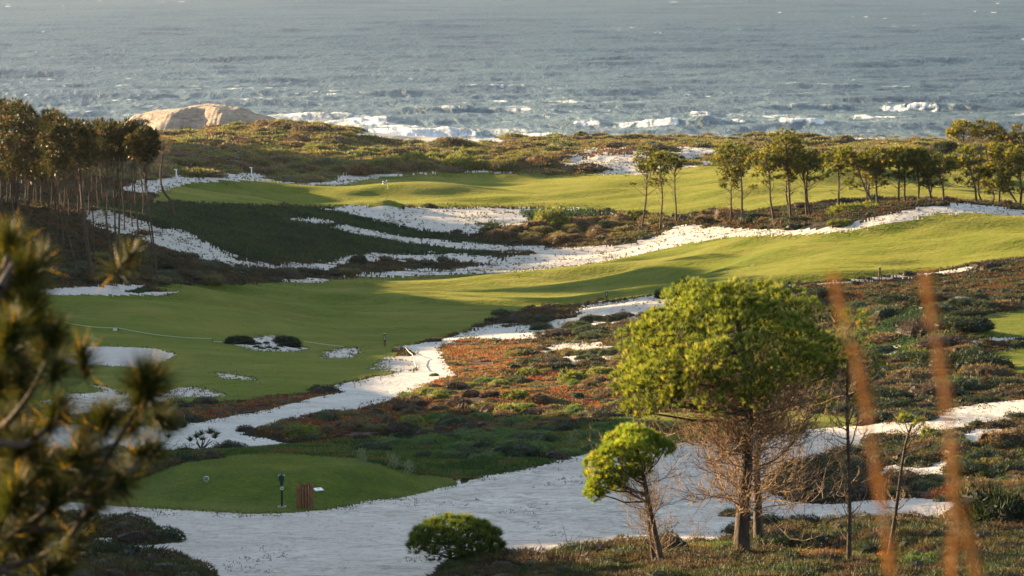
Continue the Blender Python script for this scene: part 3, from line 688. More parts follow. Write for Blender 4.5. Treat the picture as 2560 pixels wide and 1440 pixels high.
a = Acc(); P = cover(DUNE, 0.9, lambda P: fbm(P[:, 0] / 8.0, P[:, 1] / 6.0, 79) > -0.5); s = pxm(P)
c_ = mixcol(P, [(0.08, 0.068, 0.03), (0.10, 0.08, 0.033), (0.11, 0.098, 0.034), (0.08, 0.082, 0.03), (0.105, 0.068, 0.036)], 9, 60, 0.4)
a.add(*tufts(P, (0, 0, 1), 4, 2.2 * s, 1.0 * s, c_, 0.6))
for q in cover(DUNE, 0.016):
    r = rng.uniform(1.2, 3.4); k = vnoise(q[0] / 22, q[1] / 16, 5)
    cc = [(0.095, 0.085, 0.036), (0.13, 0.125, 0.036), (0.11, 0.08, 0.045), (0.09, 0.105, 0.034)][rng.integers(4)]
    mound(a, q - np.array([0, 0, 0.2]), r * 1.3, r, r * (0.3 + 0.35 * k), cc, int(60 + r * 60), 0.55, 0.26)
tag(a.build('dune_scrub', M_STUFF), 'olive wind-clipped scrub on the dunes above the shore', 'scrub', kind='stuff')

a = Acc(); P = cover(SAND, 0.05, lambda P: fbm(P[:, 0] / 2.0, P[:, 1] / 3.0, 88) > np.where(P[:, 1] > 125, 0.0, 0.27)); s = pxm(P)
c_ = mixcol(P, [(0.03, 0.045, 0.018), (0.05, 0.05, 0.03), (0.09, 0.065, 0.04)], 1.5, 70)
a.add(*tufts(P, (0, 0, 1), 6, np.clip(2.2 * s, 0.06, 0.5), np.clip(1.0 * s, 0.015, 0.3), c_, 1.0, jit=0.05))
P = cover(SAND, 0.5, lambda P: (P[:, 1] > 240) & (fbm(P[:, 0] / 4.0, P[:, 1] / 6.0, 89, 5, .65) > 0.28)); s = pxm(P)
c_ = mixcol(P, [(0.03, 0.05, 0.02), (0.05, 0.065, 0.025)], 3, 71)
a.add(*tufts(P, (0, 0, 1), 5, 1.4 * s, 0.8 * s, c_, 0.8))
# plants creeping out over the edges of the sand
sm = (ZN == SAND) | (ZN == PATH); ot = (ZN == SOIL) | (ZN == ICEG) | (ZN == ICER) | (ZN == GRASS) | (ZN == TEE)
nr_ = ot.copy()
for k_ in (1, 2, 3, 5, 7):
    nr_[k_:] |= ot[:-k_]; nr_[:-k_] |= ot[k_:]; nr_[:, k_:] |= ot[:, :-k_]; nr_[:, :-k_] |= ot[:, k_:]
i, j = np.nonzero(sm & nr_ & VIS & (fy > 42)); k_ = rng.random(len(i)) < 0.16; i, j = i[k_], j[k_]
P = np.stack([fx[i, j], fy[i, j], fz[i, j]], 1); P = P[fbm(P[:, 0] / 1.2, P[:, 1] / 2.0, 87, 4, .6) > -0.05]; s = pxm(P)
c_ = mixcol(P, [(0.02, 0.035, 0.012), (0.04, 0.045, 0.02), (0.08, 0.05, 0.03), (0.05, 0.07, 0.02)], 1.5, 73)
a.add(*tufts(P, (0, 0, 1), 5, np.clip(2.0 * s, 0.05, 0.45), np.clip(0.9 * s, 0.014, 0.25), c_, 0.9, jit=0.06))
tag(a.build('sand_tufts', M_STUFF), 'scattered dark plant tufts and litter on the pale sand', 'plant tufts', kind='stuff')

# rough grass, longer on the tee banks and along the fairway margins
a = Acc()
for zn, fr, dm in ((TEE, 0.55, 0), (GRASS, 0.35, 0)):
    P = cover(zn, fr, lambda P: fbm(P[:, 0] / 3.0, P[:, 1] / 4.0, 97, 4, .6) > (0.22 if zn == GRASS else -.2)); s = pxm(P)
    c_ = mixcol(P, [(0.060, 0.092, 0.014), (0.074, 0.105, 0.016), (0.088, 0.115, 0.018)], 6, 95, 0.15)
    a.add(*tufts(P, (0, 0, 1), 3, np.clip(0.7 * s, 0.03, 0.12), np.clip(0.6 * s, 0.012, 0.1), c_, 0.25))
tag(a.build('turf', M_TURF), 'slightly longer tufts in the short mown turf', 'grass', kind='stuff')
# grass fringe along the mown edges
a = Acc()
for zn in (GRASS, TEE):
    e = np.zeros_like(ZN, bool); m = ZN == zn
    e[2:-2, 2:-2] = m[2:-2, 2:-2] & ~(m[:-4, 2:-2] & m[4:, 2:-2] & m[2:-2, :-4] & m[2:-2, 4:])
    i, j = np.nonzero(e & VIS & (fy > 44)); k = rng.random(len(i)) < 0.5; i = i[k]; j = j[k]
    P = np.stack([fx[i, j], fy[i, j], fz[i, j]], 1) + rng.normal(size=(len(i), 3)) * np.array([.12, .25, 0]) * (fy[i, j] / 150)[:, None]
    P[:, 2] = zat(P[:, 0], P[:, 1]); s = pxm(P)
    a.add(*tufts(P, (0, 0, 1), 4, np.clip(1.5 * s, 0.05, 0.3), np.clip(0.8 * s, 0.012, 0.2), mixcol(P, [(0.05, 0.085, 0.018), (0.09, 0.10, 0.03), (0.12, 0.10, 0.05)], 2, 90), 0.6))
tag(a.build('grass', M_STUFF), 'ragged grass fringe where the turf meets the sand', 'grass', kind='stuff')

# ---------------------------------------------------------------- bushes one can tell apart
def proto_mound(seed, col, nb, L, Wd, col2=None, lump=0.3, h=0.6, spiky=0.0, name='heath_cushion'):
    g = np.random.default_rng(seed); a = Acc()
    mound(a, np.zeros(3), 1, 1, h, col, nb, L, Wd, g, lump, col2)
    for k in range(5):
        an = g.uniform(0, 6.28); rr = g.uniform(0.35, 0.75)
        mound(a, np.array([math.cos(an) * rr, math.sin(an) * rr, 0]), 0.5, 0.5, h * g.uniform(0.6, 0.95), col, nb // 4, L, Wd, g, lump, col2)
    if spiky:
        n = int(nb * 0.3); v = g.normal(size=(n, 3)); v[:, 2] = abs(v[:, 2]); v = unit(v)
        a.add(*blades(v * np.array([.8, .8, h * .8]), v + np.array([0, 0, 1.2]), spiky, Wd, np.array(col)[None] * g.uniform(0.9, 1.5, (n, 1)), g=g))
    return a.build(name, M_LEAF, link=False).data
G_ = {}
def pm(key):
    if key in G_: return G_[key][rng.integers(len(G_[key]))]
    spec = {
     'grey': ((0.036, 0.054, 0.026), 900, 0.16, 0.035, None, 0.3, 0.62, 0),
     'brown': ((0.09, 0.058, 0.03), 900, 0.15, 0.032, (0.16, 0.12, 0.05), 0.3, 0.6, 0),
     'olive': ((0.085, 0.085, 0.03), 900, 0.16, 0.035, (0.14, 0.12, 0.04), 0.3, 0.6, 0),
     'purple': ((0.042, 0.031, 0.026), 900, 0.18, 0.025, None, 0.3, 0.65, 0.2),
     'green': ((0.062, 0.115, 0.028), 1300, 0.10, 0.035, (0.075, 0.12, 0.03), 0.22, 0.55, 0),
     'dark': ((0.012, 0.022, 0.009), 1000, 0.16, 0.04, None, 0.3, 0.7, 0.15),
     'bright': ((0.10, 0.125, 0.028), 900, 0.18, 0.05, (0.20, 0.20, 0.04), 0.35, 0.75, 0.15),
    }[key]
    G_[key] = [proto_mound(100 + 7 * k + len(G_) * 31, spec[0], spec[1], spec[2], spec[3], spec[4], spec[5], spec[6], spec[7]) for k in range(3)]
    return G_[key][0]
KNAME = {'green': 'cushion_shrub', 'dark': 'dark_bush', 'bright': 'yellow_green_bush', 'olive': 'olive_bush'}
def bush(key, p, r, h=1.0, name=None, label=None, cat='shrub', group=None, asp=1.0):
    o = bpy.data.objects.new(name or KNAME.get(key, 'heath_cushion'), pm(key)); C.collection.objects.link(o)
    o.location = (p[0], p[1], p[2] - 0.04 * r); o.scale = (r * asp, r, r * h); o.rotation_euler = (0, 0, rng.uniform(0, 6.28) if asp == 1 else rng.uniform(-.3, .3))
    return tag(o, label, cat, group)
def scatter_bushes(n, poly, d0, d1, keys, r0, r1, label, group, hs=(0.7, 1.1), zones_ok=None, mind=0.8):
    P = np.array(poly, float); got = []; tries = 0
    while len(got) < n and tries < n * 60:
        tries += 1
        px = rng.uniform(P[:, 0].min(), P[:, 0].max()); py = rng.uniform(P[:, 1].min(), P[:, 1].max())
        if not inpoly(np.array([px]), np.array([py]), poly)[0]: continue
        q = on_ground(px, py, d0, d1)
        if zones_ok is not None:
            jj = min(max(np.searchsorted(us, q[0] / q[1]) - 1, 0), nc - 2); ii_ = min(np.searchsorted(ds, q[1]) - 1, nr - 2)
            if ZN[ii_, jj] not in zones_ok: continue
        r = rng.uniform(r0, r1)
        if any((q[0] - g[0]) ** 2 + (q[1] - g[1]) ** 2 < (mind * (r + g[3])) ** 2 for g in got): continue
        got.append((*q, r))
        bush(keys[rng.integers(len(keys))], q, r, rng.uniform(*hs), label=label, group=group)
scatter_bushes(95, [(640,1085),(880,1035),(1050,990),(1160,960),(1330,930),(1560,920),(1600,1000),(1480,1060),(1250,1090),(800,1110)], 80, 240,
   ['grey', 'brown', 'olive', 'green', 'purple', 'bright'], 0.35, 1.0, 'rounded low bush amid the red and orange ice plants right of the winding path', 'bushes among the red ice plants')
scatter_bushes(52, [(900,1110),(1100,1095),(1300,1080),(1540,1060),(1690,1070),(1680,1105),(1420,1145),(1150,1150),(960,1150)], 80, 140,
   ['green', 'green', 'green', 'grey'], 0.4, 0.95, 'bright green cushion shrub in the band between the red ice plants and the foreground sand', 'green cushion shrubs above the sand', (0.7, 1.0), mind=0.65)
scatter_bushes(26, [(1190,600),(1280,568),(1440,550),(1600,545),(1680,560),(1600,592),(1480,606),(1330,610)], 330, 430,
   ['brown', 'olive', 'brown'], 1.2, 2.4, 'golden brown heath hummock between the sand bank and the white track', 'heath hummocks by the white track', (0.7, 1.0))
scatter_bushes(24, [(1215,812),(1250,785),(1420,772),(1500,785),(1600,800),(1660,775),(1700,800),(1560,850),(1400,850),(1340,822)], 170, 290,
   ['dark', 'grey', 'grey', 'purple'], 0.7, 1.5, 'dark low bush on the white sand below the yellow and black posts', 'dark bushes on the sand by the fairway edge', (0.6, 0.9))
scatter_bushes(22, [(1330,860),(1560,850),(1590,900),(1540,940),(1360,930),(1250,900)], 130, 230,
   ['olive', 'grey', 'brown', 'purple'], 0.5, 1.1, 'grey brown bush on the bare sandy flat left of the umbrella pine crown', 'bushes on the sandy flat by the umbrella pine', (0.6, 0.9))
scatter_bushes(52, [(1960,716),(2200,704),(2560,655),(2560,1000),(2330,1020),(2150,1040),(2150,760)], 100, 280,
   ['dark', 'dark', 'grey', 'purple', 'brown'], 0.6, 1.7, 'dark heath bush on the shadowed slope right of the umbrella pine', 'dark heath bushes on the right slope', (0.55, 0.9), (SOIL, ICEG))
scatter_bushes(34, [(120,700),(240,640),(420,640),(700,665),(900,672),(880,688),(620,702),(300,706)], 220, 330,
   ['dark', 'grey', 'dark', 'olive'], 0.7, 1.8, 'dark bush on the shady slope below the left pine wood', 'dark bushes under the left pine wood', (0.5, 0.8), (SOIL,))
scatter_bushes(24, [(1990,1110),(2350,1080),(2540,1090),(2560,1230),(2200,1250),(2000,1180)], 50, 120,
   ['brown', 'olive', 'dark', 'grey'], 0.35, 0.8, 'small heath bush in the sandy clearing right of the bare pine stems', 'heath bushes in the right hand clearing', (0.6, 0.9), (SOIL, ICER))
scatter_bushes(26, [(1300,1420),(1560,1400),(1900,1350),(2560,1310),(2560,1440),(1300,1440)], 46, 70,
   ['brown', 'olive', 'dark', 'green', 'brown'], 0.25, 0.55, 'small heath bush at the feet of the foreground pines', 'heath bushes at the feet of the pines', (0.7, 1.0), (SOIL, ICER, ICEG))
scatter_bushes(26, [(870,432),(1000,405),(1240,385),(1400,395),(1360,420),(1180,424),(960,432)], 470, 640,
   ['olive', 'bright', 'olive', 'brown'], 2.0, 3.8, 'olive shrub in the belt behind the far fairway', 'shrubs in the belt behind the far fairway', (0.8, 1.1))
scatter_bushes(22, [(420,405),(480,340),(820,345),(860,400),(640,415)], 480, 680,
   ['olive', 'bright', 'brown'], 2.2, 4.2, 'wind-clipped olive shrub on the dune below the sandstone headland', 'shrubs on the dune below the headland', (0.45, 0.7))
scatter_bushes(18, [(1740,540),(1900,545),(2000,560),(1900,556),(1720,536)], 300, 360,
   ['brown', 'dark', 'brown'], 1.0, 2.0, 'brown heath hump at the foot of the pine row', 'heath humps at the foot of the pine row', (0.7, 1.0))
def named(key, px, py, dlo, r, h, name, label, cat='shrub', asp=1.0, dhi=700):
    return bush(key, on_ground(px, py, dlo, dhi), r, h, name, label, cat, None, asp)
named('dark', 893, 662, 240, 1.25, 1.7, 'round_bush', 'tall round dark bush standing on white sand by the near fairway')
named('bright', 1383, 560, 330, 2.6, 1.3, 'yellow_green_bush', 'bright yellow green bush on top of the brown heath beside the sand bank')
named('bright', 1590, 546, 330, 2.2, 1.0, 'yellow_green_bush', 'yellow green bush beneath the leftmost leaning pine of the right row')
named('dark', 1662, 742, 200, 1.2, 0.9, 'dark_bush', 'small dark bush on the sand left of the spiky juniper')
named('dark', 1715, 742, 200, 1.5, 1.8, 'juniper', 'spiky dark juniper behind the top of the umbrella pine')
named('bright', 2150, 556, 296, 1.9, 1.0, 'yellow_green_bush', 'broad sunlit yellow green bush behind the sand crest under the pine row', asp=2.2)
named('bright', 2105, 563, 285, 0.9, 1.0, 'yellow_green_bush', 'small bright yellow bush on the left end of the sand crest', asp=1.8)
named('brown', 1830, 548, 300, 2.6, 1.0, 'heath_hump', 'largest brown hump under the pines above the white sand')
named('brown', 1770, 545, 300, 1.9, 1.1, 'heath_hump', 'domed brown hump left of the largest one under the pines')
named('dark', 605, 858, 170, 0.95, 1.0, 'dark_bush', 'dark spiky bush on the left end of the sand island in the fairway', asp=1.3)
named('dark', 720, 862, 170, 1.1, 1.0, 'dark_bush', 'dark leaning bush on the right end of the sand island in the fairway', asp=1.1)
for k, (x_, y_) in enumerate([(640,868),(655,872),(672,870),(690,873),(645,860),(665,858),(700,866),(630,862)]):
    bush('dark', on_ground(x_, y_, 170), 0.28, 0.8, 'tussock', 'tiny dark tussock on the sand island in the fairway', 'tussock', 'tussocks on the sand island')
named('olive', 1292, 892, 150, 1.0, 1.0, 'heath_cushion', 'sunlit golden dome bush on the flat near the red patch by the path')
named('purple', 1000, 1088, 90, 0.9, 1.0, 'heath_cushion', 'dusky purple twiggy bush where red ice plants meet green cushions')
named('green', 1085, 940, 120, 0.35, 1.0, 'tussock', 'small green tussock on the rim of the sand path junction')
named('olive', 1845, 1290, 50, 0.5, 0.6, 'heath_cushion', 'low dark cushion on the sand behind the umbrella pine trunk')
named('dark', 2480, 1330, 45, 1.1, 1.5, 'large_shrub', 'large dark leafy shrub in the lower right corner')
named('brown', 2500, 1120, 70, 0.8, 1.3, 'large_shrub', 'tall rusty shrub on the sand at the right edge')
named('green', 2300, 1440, 40, 0.7, 0.9, 'large_shrub', 'rounded bright green shrub at the bottom right edge')
named('dark', 300, 1425, 44, 1.1, 0.7, 'dark_bush', 'dark spiky mat at the bottom left corner', asp=1.6)
named('dark', 430, 1075+0, 80, 0.3, 0.6, 'tussock', 'small tussock on the sand left of the spiky yucca')
# ---------------------------------------------------------------- pines
def tube(pts, rad, sides=8, g=None, knob=0.0):
    pts = np.array(pts, float); rad = np.array(rad, float); K = len(pts)
    T = unit(np.gradient(pts, axis=0)); ref = np.array([0.31, 0.95, 0.05])
    S = unit(np.cross(T, ref)); B = unit(np.cross(T, S))
    a = np.linspace(0, 2 * math.pi, sides, endpoint=False)
    rr = rad[:, None] * (1 + (knob * (g or rng).normal(size=(K, sides)) if knob else 0))
    V = pts[:, None] + (np.cos(a)[None, :, None] * S[:, None] + np.sin(a)[None, :, None] * B[:, None]) * rr[..., None]
    i = np.arange(K - 1)[:, None] * sides; j = np.arange(sides)[None]; jn = (j + 1) % sides
    F_ = np.stack([i + j, i + jn, i + sides + jn, i + sides + j], -1).reshape(-1, 4)
    return V.reshape(-1, 3), F_
def twigs(P, R):
    """batch of thin three-sided twigs: P (n,k,3), R (n,k)"""
    n, K, _ = P.shape
    T = unit(np.gradient(P, axis=1)); ref = unit(rng.normal(size=(n, 1, 3)))
    S = unit(np.cross(T, ref)); B = unit(np.cross(T, S))
    a = np.array([0, 2.094, 4.189])
    V = P[:, :, None] + (np.cos(a)[:, None] * S[:, :, None] + np.sin(a)[:, None] * B[:, :, None]) * R[:, :, None, None]
    base_ = (np.arange(n)[:, None, None] * K + np.arange(K - 1)[None, :, None]) * 3
    j = np.arange(3)[None, None]; jn = (j + 1) % 3
    F_ = np.stack([base_ + j, base_ + jn, base_ + 3 + jn, base_ + 3 + j], -1).reshape(-1, 4)
    return V.reshape(-1, 3), F_
class AccQ(Acc):
    def add(s, V, F): s.V.append(V); s.F.append(F + s.n); s.n += len(V)
    def build(s, name, mat, parent=None, smooth=True):
        return mesh_np(name, np.concatenate(s.V), np.concatenate(s.F), mat, smooth, None, parent)
def curve(a, b, k, sag=0.0, side=0.0, g=None):
    """k points from a to b bending upward (sag>0 dips first)"""
    g = g or rng; a = np.array(a, float); b = np.array(b, float); t = np.linspace(0, 1, k)[:, None]
    L = np.linalg.norm(b - a); p = a + (b - a) * t
    w = (t * (1 - t) * 4)
    off = np.array([g.normal() * side, g.normal() * side, -sag]) * L
    return p + w * off + np.concatenate([[[0, 0, 0]], g.normal(size=(k - 2, 3)) * L * 0.02, [[0, 0, 0]]])
def grow(start, dirs, L, k, up, r0, r1):
    """batch of up-curving twigs"""
    n = len(start); D = unit(dirs); P = np.empty((n, k, 3)); P[:, 0] = start
    for i in range(1, k):
        D = unit(D + np.array([0, 0, up]) + rng.normal(size=(n, 3)) * 0.16)
        P[:, i] = P[:, i - 1] + D * (L / (k - 1))[:, None]
    R = np.linspace(0, 1, k)[None] * (np.broadcast_to(r1, (n,)) - np.broadcast_to(r0, (n,)))[:, None] + np.broadcast_to(r0, (n,))[:, None]
    return P, R
def trunk_line(pts, k=12):
    """smooth line through surveyed trunk points"""
    pts = np.array(pts, float); s = np.r_[0, np.cumsum(np.linalg.norm(np.diff(pts, axis=0), axis=1))]
    q = np.linspace(0, s[-1], k)
    out = np.stack([np.interp(q, s, pts[:, i]) for i in range(3)], 1)
    for _ in range(2 if len(pts) > 2 else 0): out[1:-1] = (out[:-2] + out[2:] + 2 * out[1:-1]) / 4
    return out
def pine(name, line, r0, clusters, label, cat='pine tree', group=None, rtop=0.35, nt=26, nn=12, L=0.35, Wn=0.05,
         col=(0.07, 0.095, 0.026), col2=(0.15, 0.125, 0.035), dead=0, dead_len=1.0, dead_z=(0.25, 0.7), dead_mat=None, dead_sub=6, dead_r=None,
         bark=None, limbs=True, upness=0.5, tip_gold=0.15, sag=0.05, knob=0.05, limb_drop=0.25, spread=0.42, limb_p=1.0, limb_lo=0.3, dead_up=(-0.1, 0.55), nmat=None, dead_curl=0.12, tip=1.9):
    """line: trunk points; clusters: [(x,y,z,r)] foliage masses carried by limbs"""
    base = line[0].copy(); o = empty(name, base)
    tr = AccQ(); K = len(line)
    rad = r0 * (1 - (1 - rtop) * (np.linspace(0, 1, K)) ** 0.85); rad[0] *= 1.25
    tr.add(*tube(line - base, rad, 9, knob=knob))
    cr = Acc(); H_ = line[-1, 2] - line[0, 2]
    for (x, y, z, r) in clusters:
        c = np.array([x, y, z])
        if limbs and rng.random() < limb_p:
            hz = np.clip((z - line[0, 2]) / H_ - rng.uniform(0.04, limb_drop), limb_lo, 0.97)
            f = hz * (K - 1); i = int(f); st = line[i] + (line[min(i + 1, K - 1)] - line[i]) * (f - i)
            Lb = np.linalg.norm(c - st)
            rb = min(r0 * 0.30, 0.012 + Lb * 0.013)
            p = curve(st, c, 6, sag, 0.05); tr.add(*tube(p - base, np.linspace(rb, rb * 0.35, 6), 5))
        v = rng.normal(size=(nt, 3)); v[:, 2] = v[:, 2] * 0.75 + upness * 0.6; v = unit(v)
        rr = r * rng.uniform(0.45, 1.0, nt) ** 0.5
        P = c + v * rr[:, None] * np.array([1, 1, 0.72])
        ax = v * 0.8 + np.array([0, 0, upness]) + rng.normal(size=v.shape) * 0.2
        tone = (0.62 + 0.7 * vnoise(x * 2 + 9, z * 2 + y, 3)) 
        cc = np.array(col)[None] * rng.uniform(0.7, 1.3, (nt, 1)) * tone
        k = (rng.random(nt) < tip_gold)[:, None]; cc = np.where(k, np.array(col2)[None] * rng.uniform(0.8, 1.2, (nt, 1)), cc)
        cr.add(*tufts(P - base, ax, nn, L, Wn, cc, spread, tip=tip))
    if dead:
        dz = rng.uniform(dead_z[0], dead_z[1], dead); f = dz * (K - 1); i = f.astype(int)
        st = line[i] + (line[np.minimum(i + 1, K - 1)] - line[i]) * (f - i)[:, None]
        an = rng.uniform(0, 6.283, dead)
        D = np.stack([np.cos(an), np.sin(an), rng.uniform(dead_up[0], dead_up[1], dead)], 1)
        Ld = dead_len * rng.uniform(0.45, 1.1, dead); dr = dead_r or r0 * 0.16
        dq = AccQ(); P1, R1 = grow(st - base, D, Ld, 7, dead_curl, dr, dr * 0.3); dq.add(*twigs(P1, R1))
        if dead_sub:
            m = dead * dead_sub; w = rng.integers(0, dead, m); s_ = rng.integers(1, 7, m)
            dd = unit(P1[w, s_] - P1[w, s_ - 1]) + rng.normal(size=(m, 3)) * 0.65 + np.array([0, 0, .15])
            P2, R2 = grow(P1[w, s_], dd, Ld[w] * rng.uniform(0.2, 0.5, m), 5, 0.16, dr * 0.45, dr * 0.16); dq.add(*twigs(P2, R2))
            m3 = m * 4; w = rng.integers(0, m, m3); s_ = rng.integers(1, 5, m3)
            dd = unit(P2[w, s_] - P2[w, s_ - 1]) + rng.normal(size=(m3, 3)) * 0.8 + np.array([0, 0, .1])
            P3_, R3 = grow(P2[w, s_], dd, dead_len * rng.uniform(0.08, 0.2, m3), 4, 0.2, dr * 0.32, dr * 0.16); dq.add(*twigs(P3_, R3))
        dq.build('dead_branches', dead_mat or M_TWIGD, o)
    tr.build('trunk', bark or M_BARK, o)
    if cr.n: cr.build('crown', nmat or M_NEEDLE, o)
    return tag(o, label, cat, group)
def ell_clusters(c, a, b, n, r, flat=0.2):
    """foliage masses through an ellipsoid crown; c centre, a half width, b half height"""
    v = rng.normal(size=(n, 3)); v = unit(v) * rng.uniform(0.45, 1, (n, 1)) ** 0.5
    v[:, 2] = np.where(v[:, 2] < 0, v[:, 2] * (1 - flat), v[:, 2])
    P = np.array(c) + v * np.array([a - r * 0.6, a - r * 0.6, b - r * 0.4])
    return [(*p, r * q) for p, q in zip(P, rng.uniform(0.7, 1.15, n))]

# --- the big umbrella pine
D0 = float(on_ground(1852, 1412, 46, 80)[1])
b0 = P3(1852, 1412, D0); b0[2] = zat(b0[0], b0[1]) - 0.05
line = trunk_line([b0, P3(1856, 1300, D0), P3(1866, 1180, D0), P3(1872, 1060, D0), P3(1868, 960, D0 + .1), P3(1850, 850, D0 + .1), P3(1840, 780, D0)], 22)
cc0 = P3(1822, 955, D0); R = np.array([2.42, 2.3, 2.28])
cl = []
n_ = 146
for k in range(n_):                                   # even spread over the dome
    zf = 1 - (k + 0.5) / n_ * 1.12; th = k * 2.39996
    s_ = math.sqrt(max(0, 1 - zf * zf)); v = np.array([math.cos(th) * s_, math.sin(th) * s_, zf])
    if v[0] > 0.5 and zf < 0.15: continue
    r = rng.uniform(0.28, 0.50); q = 1 + 0.07 * rng.normal()
    cl.append((*(cc0 + v * (R - 0.33) * q), r))
for (px, py, dd, r) in [(1600,1000,-.6,.42),(1590,1030,-.3,.36),(1625,1030,-.9,.36),(1600,960,-1,.4),(1660,1000,-1.2,.38),(1570,985,0,.38),(1700,985,-1.4,.34),(1640,940,-1.6,.4),
                        (1760,900,-2.2,.42),(1800,880,-2.3,.4),(1830,930,-2.2,.35),(1745,950,-2,.34),(1900,960,-2,.4),(1950,930,-1.9,.4),(2010,900,-1.2,.4),(2050,900,-.4,.4),(1880,1000,-1.2,.34)]:
    cl.append((*P3(px, py, D0 + dd), r))
pine('umbrella_pine', line, 0.20, cl, 'large sunlit umbrella pine with a domed crown over a web of dead branches', nt=52, nn=46, L=0.15, Wn=0.0065,
     col=(0.066, 0.094, 0.022), col2=(0.13, 0.145, 0.042), tip_gold=0.15, dead=100, dead_len=2.1, dead_z=(0.22, 0.76), dead_mat=M_TWIG, dead_sub=14, dead_r=0.020, rtop=0.3, upness=0.9, sag=0.04, knob=0.06, limb_drop=0.3, spread=0.27, limb_p=0.22, limb_lo=0.58, dead_up=(-0.35, 0.5), dead_curl=0.07, tip=2.0)
# --- its twin close behind
D1 = float(on_ground(1897, 1368, 46, 80)[1])
b1 = P3(1897, 1368, D1); b1[2] = zat(b1[0], b1[1]) - 0.05
line = trunk_line([b1, P3(1893, 1250, D1), P3(1890, 1120, D1), P3(1930, 1000, D1), P3(1990, 930, D1)], 16)
cl = ell_clusters(P3(2040, 900, D1), 1.1, 0.75, 26, 0.36) + [(*P3(2150, 830, D1 + .5), .42), (*P3(2140, 870, D1 + .5), .4), (*P3(2110, 920, D1), .36), (*P3(2090, 950, D1), .36), (*P3(2140, 800, D1), .35), (*P3(2060, 1010, D1), .24), (*P3(1995, 1085, D1), .2)]
pine('pine_tree', line, 0.13, cl, 'darker second pine with its trunk close behind the big umbrella pine', nt=34, nn=44, L=0.17, Wn=0.007,
     col=(0.05, 0.082, 0.02), dead=40, dead_len=2.2, dead_z=(0.2, 0.9), dead_mat=M_TWIG, dead_sub=9, dead_r=0.018, bark=M_BARK2)
# --- leaning young pine, left of it
D2 = float(on_ground(1662, 1438, 44, 80)[1])
b2 = P3(1662, 1440, D2); b2[2] = zat(b2[0], b2[1]) - 0.05
line = trunk_line([b2, P3(1648, 1380, D2), P3(1630, 1300, D2), P3(1614, 1215, D2), P3(1600, 1150, D2), P3(1585, 1100, D2)], 14)
cl = [(*P3(px, py, D2 + dd), r * D2 / F) for px, py, r, dd in [(1590,1095,42,0),(1548,1108,40,.2),(1520,1148,44,-.1),(1502,1190,40,0),(1486,1236,24,0),(1560,1158,44,-.3),(1532,1196,34,-.2),(1604,1138,44,-.2),(1640,1118,34,.1),
      (1664,1122,22,.1),(1578,1188,30,.1),(1492,1162,32,.2),(1570,1085,28,.3),(1620,1100,30,.3),(1600,1170,30,.3),(1545,1215,24,.3),(1500,1215,30,-.3),(1580,1120,40,-.4),(1540,1140,40,-.45)]]
pine('pine_tree', line, 0.085, cl, 'young leaning pine with a bright one-sided crown left of the umbrella pine', nt=130, nn=40, L=0.13, Wn=0.006,
     col=(0.075, 0.115, 0.02), col2=(0.18, 0.19, 0.035), spread=.36, dead=34, dead_len=1.25, dead_z=(0.12, 0.75), dead_mat=M_TWIG, dead_sub=7, dead_r=0.011, bark=M_BARK2, upness=0.6)
b2b = P3(1638, 1425, D2 + .5); b2b[2] = zat(b2b[0], b2b[1])
line = trunk_line([b2b, P3(1625, 1330, D2 + .5), P3(1612, 1220, D2 + .4), P3(1598, 1160, D2 + .3)], 10)
pine('pine_tree', line, 0.055, [(*P3(1600, 1150, D2 + .4), .22), (*P3(1625, 1140, D2 + .4), .2)], 'thin second pine stem just behind the young leaning pine', nt=30, nn=24, L=0.13, Wn=0.010,
     col=(0.06, 0.09, 0.02), dead=20, dead_len=0.9, dead_z=(0.15, 0.85), dead_mat=M_TWIG, dead_sub=5, dead_r=0.009, bark=M_BARK2)
# --- small round pine at the bottom
D3 = 49.5
b3 = P3(1165, 1475, D3); b3[2] = zat(b3[0], b3[1]) - 0.05
line = trunk_line([b3, P3(1160, 1420, D3), P3(1150, 1370, D3), P3(1140, 1330, D3)], 8)
cl = []
for k in range(46):
    zf = 1 - (k + .5) / 46 * 1.25; th = k * 2.39996; s_ = math.sqrt(max(0, 1 - zf * zf))
    cl.append((*(P3(1140, 1365, D3) + np.array([math.cos(th) * s_ * .86, math.sin(th) * s_ * .8, zf * (.50 if zf > 0 else .36)])), rng.uniform(.13, .2)))
pine('pine_tree', line, 0.07, cl, 'small round dark green pine on the sand at the bottom centre', nt=26, nn=50, L=0.15, Wn=0.0055,
     col=(0.025, 0.045, 0.010), col2=(0.06, 0.075, 0.018), dead=12, dead_len=0.7, dead_z=(0.3, 0.9), dead_sub=3, dead_r=0.008, bark=M_BARK2, upness=0.8)
# --- two bare stems on the right
for (pts, r0, cl_, lab, dn, dl) in [
    ([(2122, 1412), (2124, 1250), (2120, 1100), (2117, 960), (2120, 900)], 0.058, [(2185, 905, .22), (2205, 925, .18), (2165, 940, .16), (2150, 1000, .14)], 'bare thin pine stem with upswept dead branches right of the umbrella pine', 34, 0.9),
    ([(2220, 1400), (2238, 1290), (2250, 1200), (2262, 1110), (2280, 1060)], 0.055, [(2262, 1048, .14), (2300, 1062, .15), (2318, 1080, .1)], 'slim slanting pine stem standing alone near the lower right', 20, 0.6)]:
    Dd = float(on_ground(pts[0][0], pts[0][1], 44, 80)[1])
    P = [P3(x_, y_, Dd) for x_, y_ in pts]; P[0][2] = zat(P[0][0], P[0][1]) - .05
    pine('pine_tree', trunk_line(P, 16), r0, [(*P3(x_, y_, Dd), r) for x_, y_, r in cl_], lab, nt=22, nn=26, L=0.13, Wn=0.009, rtop=0.45,
         col=(0.05, 0.08, 0.02), dead=dn, dead_len=dl, dead_z=(0.1, 0.95), dead_mat=M_TWIG, dead_sub=3, dead_r=0.016, bark=M_BARK2, dead_curl=0.2)

